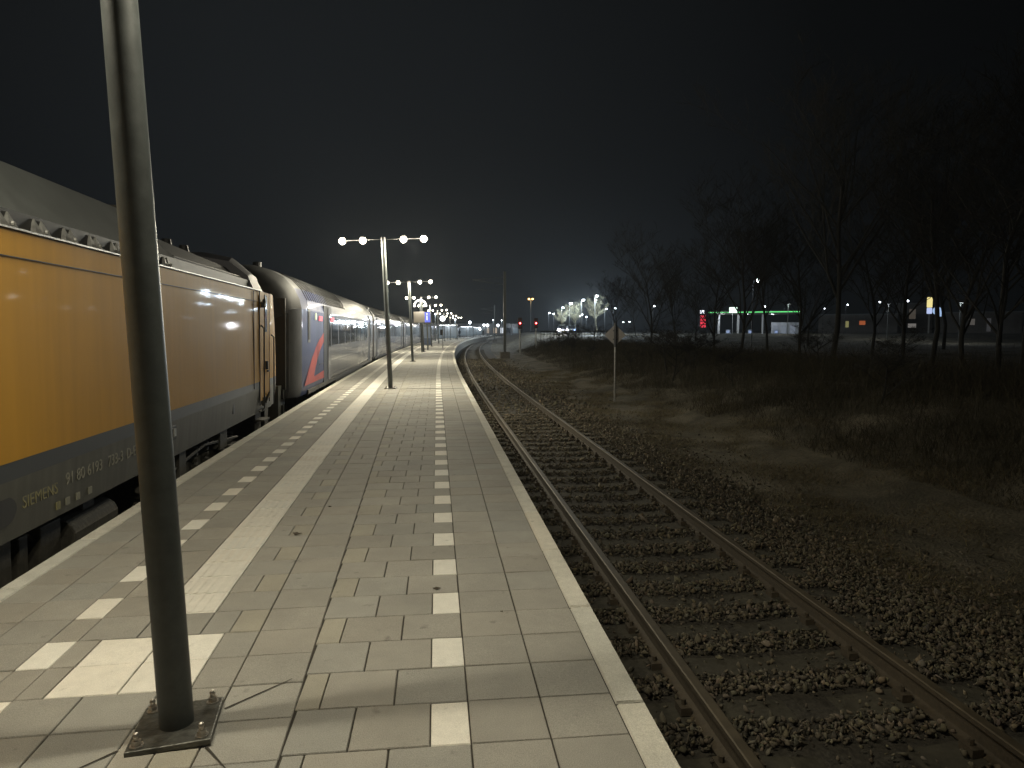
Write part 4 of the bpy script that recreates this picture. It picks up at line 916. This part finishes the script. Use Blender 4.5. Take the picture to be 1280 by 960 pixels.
# ------------------------------------------------------------------ filling station
def filling():
    D = 128.; a = at_y(886, 391, D); b = at_y(1000, 389, D-8); r = thing('filling_station', 'filling station with a flat canopy edged by a thin green light strip', 'filling station', ((a.x+b.x)/2, D-4, .05), math.atan2(b.y-a.y, b.x-a.x))
    W = (b-a).length; zc = a.z-.05
    m = MB(); m.box((0, 3.5, zc), (W, 7, .6)); m.build('canopy', M_lgrey, r)
    m = MB(); m.box((0, -.03, zc+.05), (W+.05, .05, .13)); m.build('green_edge', G_green, r)
    for x in (-6.3, -2.8, 1.6): m = MB(); m.box((x, 1.6, zc/2-.15), (.36, .4, zc-.3)); m.build('column', mat('white_column', (.7, .7, .72), .5), r)
    for x in (-4.6, -.6, 4.0):
        m = MB(); m.box((x, 1.8, .8), (.8, .5, 1.6)); pm = m.build('fuel_pump', mat('pump', (.35, .4, .5), .4), r); m = MB(); m.box((x, 1.53, 1.2), (.5, .02, .4)); m.build('screen', G_col, pm)
    m = MB(); m.box((5.5, 9, 1.5), (5.5, 3, 3.)); m.build('kiosk', mat('kiosk', (.4, .42, .45), .6), r)
    for x in (3.6, 5.0, 6.6): m = MB(); m.box((x, 7.46, 1.6), (1., .03, 1.7)); m.build('window', glow('kiosk_win', (.6, .7, .85), .2), r)
    q = r.matrix_basis
    for x in (-5, 0, 5): light('canopy_light', (r.location.x+x, r.location.y+2.5, zc-.5), 140, (.85, .92, 1.), .3)
    p = at_y(916.5, 387.5, D-3); t = thing('lit_sign', 'bright pale green white sign box on the left of the green canopy', 'sign', (p.x, p.y, .0))
    m = MB(); m.box((0, 0, p.z), (1.45, .2, 1.0)); m.build('panel', G_sign, t); m = MB(); m.box((0, .1, p.z/2), (.12, .1, p.z)); m.build('post', M_galv, t)
    p = at_y(878.5, 398, D-2); t = thing('price_pylon', 'tall price pylon with red digits left of the filling station', 'pylon sign', (p.x, p.y, .0))
    m = MB(); m.box((0, .1, 2.45), (1.3, .2, 4.9)); bev(m.build('board', M_black, t), .03)
    m = MB(); m.box((-.15, -.02, 5.35-.4), (.8, .04, .6)); m.build('white_panel', glow('pyl_white', (.85, .9, 1.), 2.), t)
    for i, k in enumerate((4.1, 3.5, 2.9, 2.3)):
        m = MB()
        for j in range(3):
            x = -.38+j*.38
            m.box((x, -.02, k+.17), (.2, .03, .07)); m.box((x, -.02, k), (.2, .03, .07)); m.box((x, -.02, k-.17), (.2, .03, .07)); m.box((x+.12, -.02, k+.08), (.07, .03, .2)); m.box((x-.12 if j % 2 else x+.12, -.02, k-.09), (.07, .03, .18))
        m.build('price_digits', G_pylon, t)
filling()
# totem signs far right
p = at_y(1162, 382, 120); r = thing('totem_sign', 'tall illuminated sign, yellow above and blue white below', 'sign', (p.x, p.y, 0), -.6)
m = MB(); m.box((0, 0, p.z/2-.5), (.25, .2, p.z)); m.build('post', M_galv, r)
m = MB(); m.box((0, -.02, p.z+.6), (.9, .25, 1.9)); bev(m.build('yellow_panel', G_yel, r), .3); m = MB(); m.box((0, -.1, p.z-.95), (.85, .25, 1.1)); bev(m.build('blue_panel', glow('bluewhite', (.55, .65, 1.), .9), r), .1)
p = at_y(1171.5, 388.5, 120); r = thing('totem_sign', 'shorter illuminated rounded sign, pale blue, right of the yellow topped one', 'sign', (p.x, p.y, 0), -.6)
m = MB(); m.tube([(0, .12, p.z), (0, -.12, p.z)], .75, 20); m.box((.35, 0, p.z-.7), (.7, .22, .7)); m.build('blue_panel', glow('paleblue', (.45, .65, 1.), .8), r); m = MB(); m.box((0, 0, p.z/2-.3), (.2, .15, p.z-.4)); m.build('post', M_galv, r)
# low buildings with lit windows on the right
def bld(u, Y, w, h, d, label, wins):
    p = at_y(u, 413, Y); r = thing('low_building', label, 'building', (p.x, p.y, 0), -.7)
    m = MB(); m.box((0, 0, h/2), (w, d, h)); m.build('wall', mat('dark_wall', (.10, .09, .08), .9, noise=.2, nscale=1), r)
    m = MB(); m.box((0, 0, h+.1), (w+.5, d+.5, .2)); m.build('roof', M_lroof, r)
    for (x, z, ww, hh, g) in wins: m = MB(); m.box((x, -d/2-.02, z), (ww, .06, hh)); m.build('window', g, r)
bld(1074, 150, 16, 5, 8, 'low dark building with an orange and a yellow lit window', [(-2.0, 2.9, .7, 1.4, glow('dim_yel', (.8, .75, .3), .22)), (1.1, 3.2, 1.2, .9, G_or)])
bld(1144, 150, 7, 7.5, 8, 'narrow dark building with pale windows left of the yellow and blue sign', [(-.4, 2.6, 1.6, .9, glow('dimw', (.8, .75, .7), .18)), (-.4, 5.2, 1.3, 2.2, glow('dimb', (.5, .42, .33), .10))])
bld(1222, 130, 14, 5, 8, 'dark building with faint grey windows near the right edge', [(-1, 3.2, 1.0, 1.2, glow('dimg', (.5, .45, .4), .14)), (1.8, 2.6, .7, 2.6, glow('dimg2', (.4, .4, .42), .07))])
bld(1270, 150, 8, 5, 6, 'dark building with two small lights at the right border', [(-1.2, 3.9, .5, .5, glow('dimbl', (.5, .55, .7), .35)), (.2, 3.9, .7, .5, glow('dimbl', (.5, .55, .7), .35))])
# added fill lights on made-up posts, brightening the meadow beyond the trees
for (u, Y, pw) in ((985, 96, 420), (1200, 70, 260), (1110, 80, 220)):
    p = at_y(u, 395, Y); light('field_fill_light', (p.x, p.y, gh(p.x, p.y)+4.2), pw, (.9, .95, .95), .3)
    r = thing('added_field_lamp', 'added lamp post brightening the meadow behind the trees', 'street lamp', (p.x, p.y, gh(p.x, p.y)), 0, 'added lamps brightening the meadow')
    m = MB(); m.tube([(0, 0, 0), (0, 0, 4.4)], .05, 8); m.box((0, -.1, 4.45), (.2, .5, .06)); m.build('pole', M_pole, r)

# ------------------------------------------------------------------ trees
def make_tree(name, seed, H, spread=.5, dens=1., branchy=5, twig=.010):
    rd = random.Random(seed); tr = MB(); cr = MB()
    def seg(p, d, L, r, depth, mb):
        n = 4 if depth < 2 else 3 if depth < 4 else 2; pts = [p]; rr = [r]; q = p
        for i in range(n):
            d = (d+Vector((rd.gauss(0, .13), rd.gauss(0, .13), rd.gauss(.03, .08)))).normalized(); q = q+d*L/n; pts.append(q); rr.append(max(twig*.6, r*(1-.6*(i+1)/n)))
        mb.tube(pts, rr, 7 if depth == 0 else 5 if depth == 1 else 3, cap=False)
        return pts, rr, d
    def grow(p, d, L, r, depth):
        pts, rr, d2 = seg(p, d, L, r, depth, tr if depth == 0 else cr)
        if depth >= 5: return
        k = branchy if depth == 0 else rd.choice([3, 4]) if depth < 4 else 3
        k = max(2, int(k*dens))
        for i in range(k):
            f = rd.uniform(.22 if depth == 0 else .15, 1.); j = min(len(pts)-2, int(f*(len(pts)-1))); a = pts[j].lerp(pts[j+1], f*(len(pts)-1)-j)
            az = rd.uniform(0, 2*math.pi); o = Vector((math.cos(az), math.sin(az), rd.uniform(0, .6))); nd = (d2*(1-spread)+o*spread*1.3).normalized()
            grow(a, nd, L*rd.uniform(.42, .68), max(twig, rr[j]*.55), depth+1)
    grow(Vector((0, 0, -.2)), Vector((0, 0, 1)), H*.72, H*.0095+.015, 0)
    r = thing(name, 'x', 'tree')
    tr.build('trunk', M_bark, r, smooth=True); cr.build('crown', M_bark, r)
    return r
protos = [make_tree('bare_tree', 3, 7.5, .42, 1.2, 13, .007), make_tree('bare_tree', 9, 8.5, .36, 1.2, 12, .007), make_tree('bare_tree', 15, 6.5, .48, 1.2, 13, .007)]
bush = [make_tree('bare_shrub', 21, 2.6, .6, 1.0, 9, .004), make_tree('bare_shrub', 29, 2.2, .66, 1.0, 10, .004)]
for b_ in bush: b_['category'] = 'shrub'
used = set()
def plant(pr, x, y, sc, label, group, rz=None):
    z = gh(x, y)-.05; rz = random.uniform(0, 6.28) if rz is None else rz
    if pr.name not in used:
        used.add(pr.name); pr.location = (x, y, z); pr.rotation_euler = (0, 0, rz); pr.scale = (sc,)*3; pr['label'] = label; pr['group'] = group; return pr
    return dup(pr, (x, y, z), rz, label, scale=sc, group=group)
GT = 'dark bare trees right of the track'
T = [(812, 46, 0, .95), (770, 70, 1, .75), (845, 60, 1, .9), (893, 44, 2, 1.1), (925, 38, 0, 1.15), (960, 50, 1, 1.1), (1000, 34, 2, 1.2), (1040, 28, 1, 1.3), (1090, 40, 0, 1.25), (1130, 30, 2, 1.3), (1165, 27, 1, 1.2), (1205, 22, 0, 1.1), (1250, 19, 2, 1.15), (1280, 26, 1, 1.3), (795, 90, 0, .9), (870, 80, 2, 1.1), (1010, 60, 0, 1.3), (1180, 50, 1, 1.5)]
for i, (u, Y, k, sc) in enumerate(T):
    p = at_y(u, 413, Y); plant(protos[k], p.x, p.y, sc, 'dark leafless tree standing in the unlit row right of the track', GT)
GS = 'street-lit bare trees by the car park'
M_litbark = mat('lit_bark', (.20, .19, .13), .85, noise=.2, nscale=4)  # bark colour raised so the street trees look lit
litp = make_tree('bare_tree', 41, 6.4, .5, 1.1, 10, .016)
for ch in [o for o in bpy.data.objects if o.parent == litp]: ch.data.materials[0] = M_litbark
protos = [litp]*3
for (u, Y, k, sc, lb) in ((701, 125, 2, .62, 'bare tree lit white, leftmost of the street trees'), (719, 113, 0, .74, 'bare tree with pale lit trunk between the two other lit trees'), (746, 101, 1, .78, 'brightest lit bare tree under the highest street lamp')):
    p = at_y(u, 413, Y); tr_ = plant(protos[k], p.x, p.y, sc, lb, GS); light('street_or_fill_light', (p.x-1.2, p.y-4.5, gh(p.x, p.y)+5.), 1500, (.9, .97, .85), .2)  # light added beside each tree to brighten its branches; no lamp stands there
for i in range(30):
    Y = random.uniform(14, 62); d = random.uniform(8.2, 13); x = xR(Y)+d
    plant(bush[i % 2], x, Y, random.uniform(.55, 1.0), 'leafless brown shrub in the tangled thicket on the bank', 'leafless shrubs on the bank')
for i in range(7):
    p = at_y(random.choice([random.uniform(672, 692), random.uniform(728, 790)]), 413, random.uniform(60, 82)); plant(bush[i % 2], p.x, p.y, random.uniform(.35, .5), 'dark leafless shrub in front of the lit car park', 'shrubs before the car park')

# leaves and litter on the platform
def leaf(u, v, sz, lb):
    r_ = ray(u, v); t = (.012-EYE)/r_[2]; p = Vector((r_[0]*t, r_[1]*t, .006)); m = MB()
    n = 9; pts = []
    for k in range(n):
        a = 2*math.pi*k/n; rr = sz*(.55+.45*random.random())*(1 if k % 2 else .6); pts.append((rr*math.cos(a), rr*.7*math.sin(a), .004+.008*random.random()))
    m.hexa([(a, b_, c-.003) for a, b_, c in pts], pts); o = m.build('fallen_leaf', mat('leaf', (.06, .045, .03), .8), None); o.location = p; o.rotation_euler = (0, 0, random.random()*6); tag(o, lb, 'leaf')
leaf(371, 667, .05, 'dark dry leaf lying on the grey tiles right of the white stripe'); leaf(546, 735, .035, 'small dark leaf next to the dashed white tiles'); leaf(412, 633, .02, 'tiny dark leaf on a joint line between tiles'); leaf(627, 764, .014, 'tiny leaf right of the dashed tiles')

# ------------------------------------------------------------------ world
w = bpy.data.worlds.new('World'); scn.world = w; w.use_nodes = True; nt = w.node_tree; bg = nt.nodes['Background']; L = nt.links
tc = nt.nodes.new('ShaderNodeTexCoord'); nrm = nt.nodes.new('ShaderNodeVectorMath'); nrm.operation = 'NORMALIZE'; L.new(tc.outputs['Generated'], nrm.inputs[0])
dot = nt.nodes.new('ShaderNodeVectorMath'); dot.operation = 'DOT_PRODUCT'; L.new(nrm.outputs[0], dot.inputs[0])
g = Vector((-.14, .96, .22)).normalized(); dot.inputs[1].default_value = tuple(g)
rp = nt.nodes.new('ShaderNodeValToRGB'); L.new(dot.outputs['Value'], rp.inputs['Fac'])
e = rp.color_ramp.elements; e[0].position = .60; e[0].color = (.0013, .0015, .0017, 1); e[1].position = 1.; e[1].color = (.0075, .0090, .0105, 1)
k = e.new(.80); k.color = (.0021, .0025, .0029, 1); k = e.new(.93); k.color = (.0050, .0060, .0070, 1)
ns = nt.nodes.new('ShaderNodeTexNoise'); ns.inputs['Scale'].default_value = 2.2; ns.inputs['Detail'].default_value = 4; L.new(tc.outputs['Generated'], ns.inputs['Vector'])
mr = nt.nodes.new('ShaderNodeMapRange'); mr.inputs['To Min'].default_value = .8; mr.inputs['To Max'].default_value = 1.2; L.new(ns.outputs['Fac'], mr.inputs['Value'])
mx = nt.nodes.new('ShaderNodeMix'); mx.data_type = 'RGBA'; mx.blend_type = 'MULTIPLY'; mx.inputs['Factor'].default_value = 1; L.new(rp.outputs['Color'], mx.inputs['A']); L.new(mr.outputs['Result'], mx.inputs['B'])
L.new(mx.outputs['Result'], bg.inputs['Color']); bg.inputs['Strength'].default_value = 1.0

# ------------------------------------------------------------------ night haze
hm = bpy.data.materials.new('haze_air'); hm.use_nodes = True; nt = hm.node_tree; nt.nodes.remove(nt.nodes['Principled BSDF'])
pv = nt.nodes.new('ShaderNodeVolumePrincipled'); pv.inputs['Color'].default_value = (.84, .92, 1, 1); pv.inputs['Density'].default_value = .00034; pv.inputs['Anisotropy'].default_value = .35
nt.links.new(pv.outputs['Volume'], nt.nodes['Material Output'].inputs['Volume'])
m = MB(); m.box((0, 120, 9), (420, 520, 24)); tag(m.build('haze', hm), kind='stuff')
# ------------------------------------------------------------------ render settings
vs = scn.view_settings; vs.view_transform = 'Standard'; vs.look = 'None'; vs.exposure = 0; vs.gamma = 1; vs.use_curve_mapping = False
cy = scn.cycles; cy.use_denoising = True; cy.sample_clamp_indirect = 4; cy.max_bounces = 5; cy.diffuse_bounces = 2; cy.glossy_bounces = 4; cy.transparent_max_bounces = 4
cy.use_light_tree = True; cy.caustics_reflective = False; cy.caustics_refractive = False
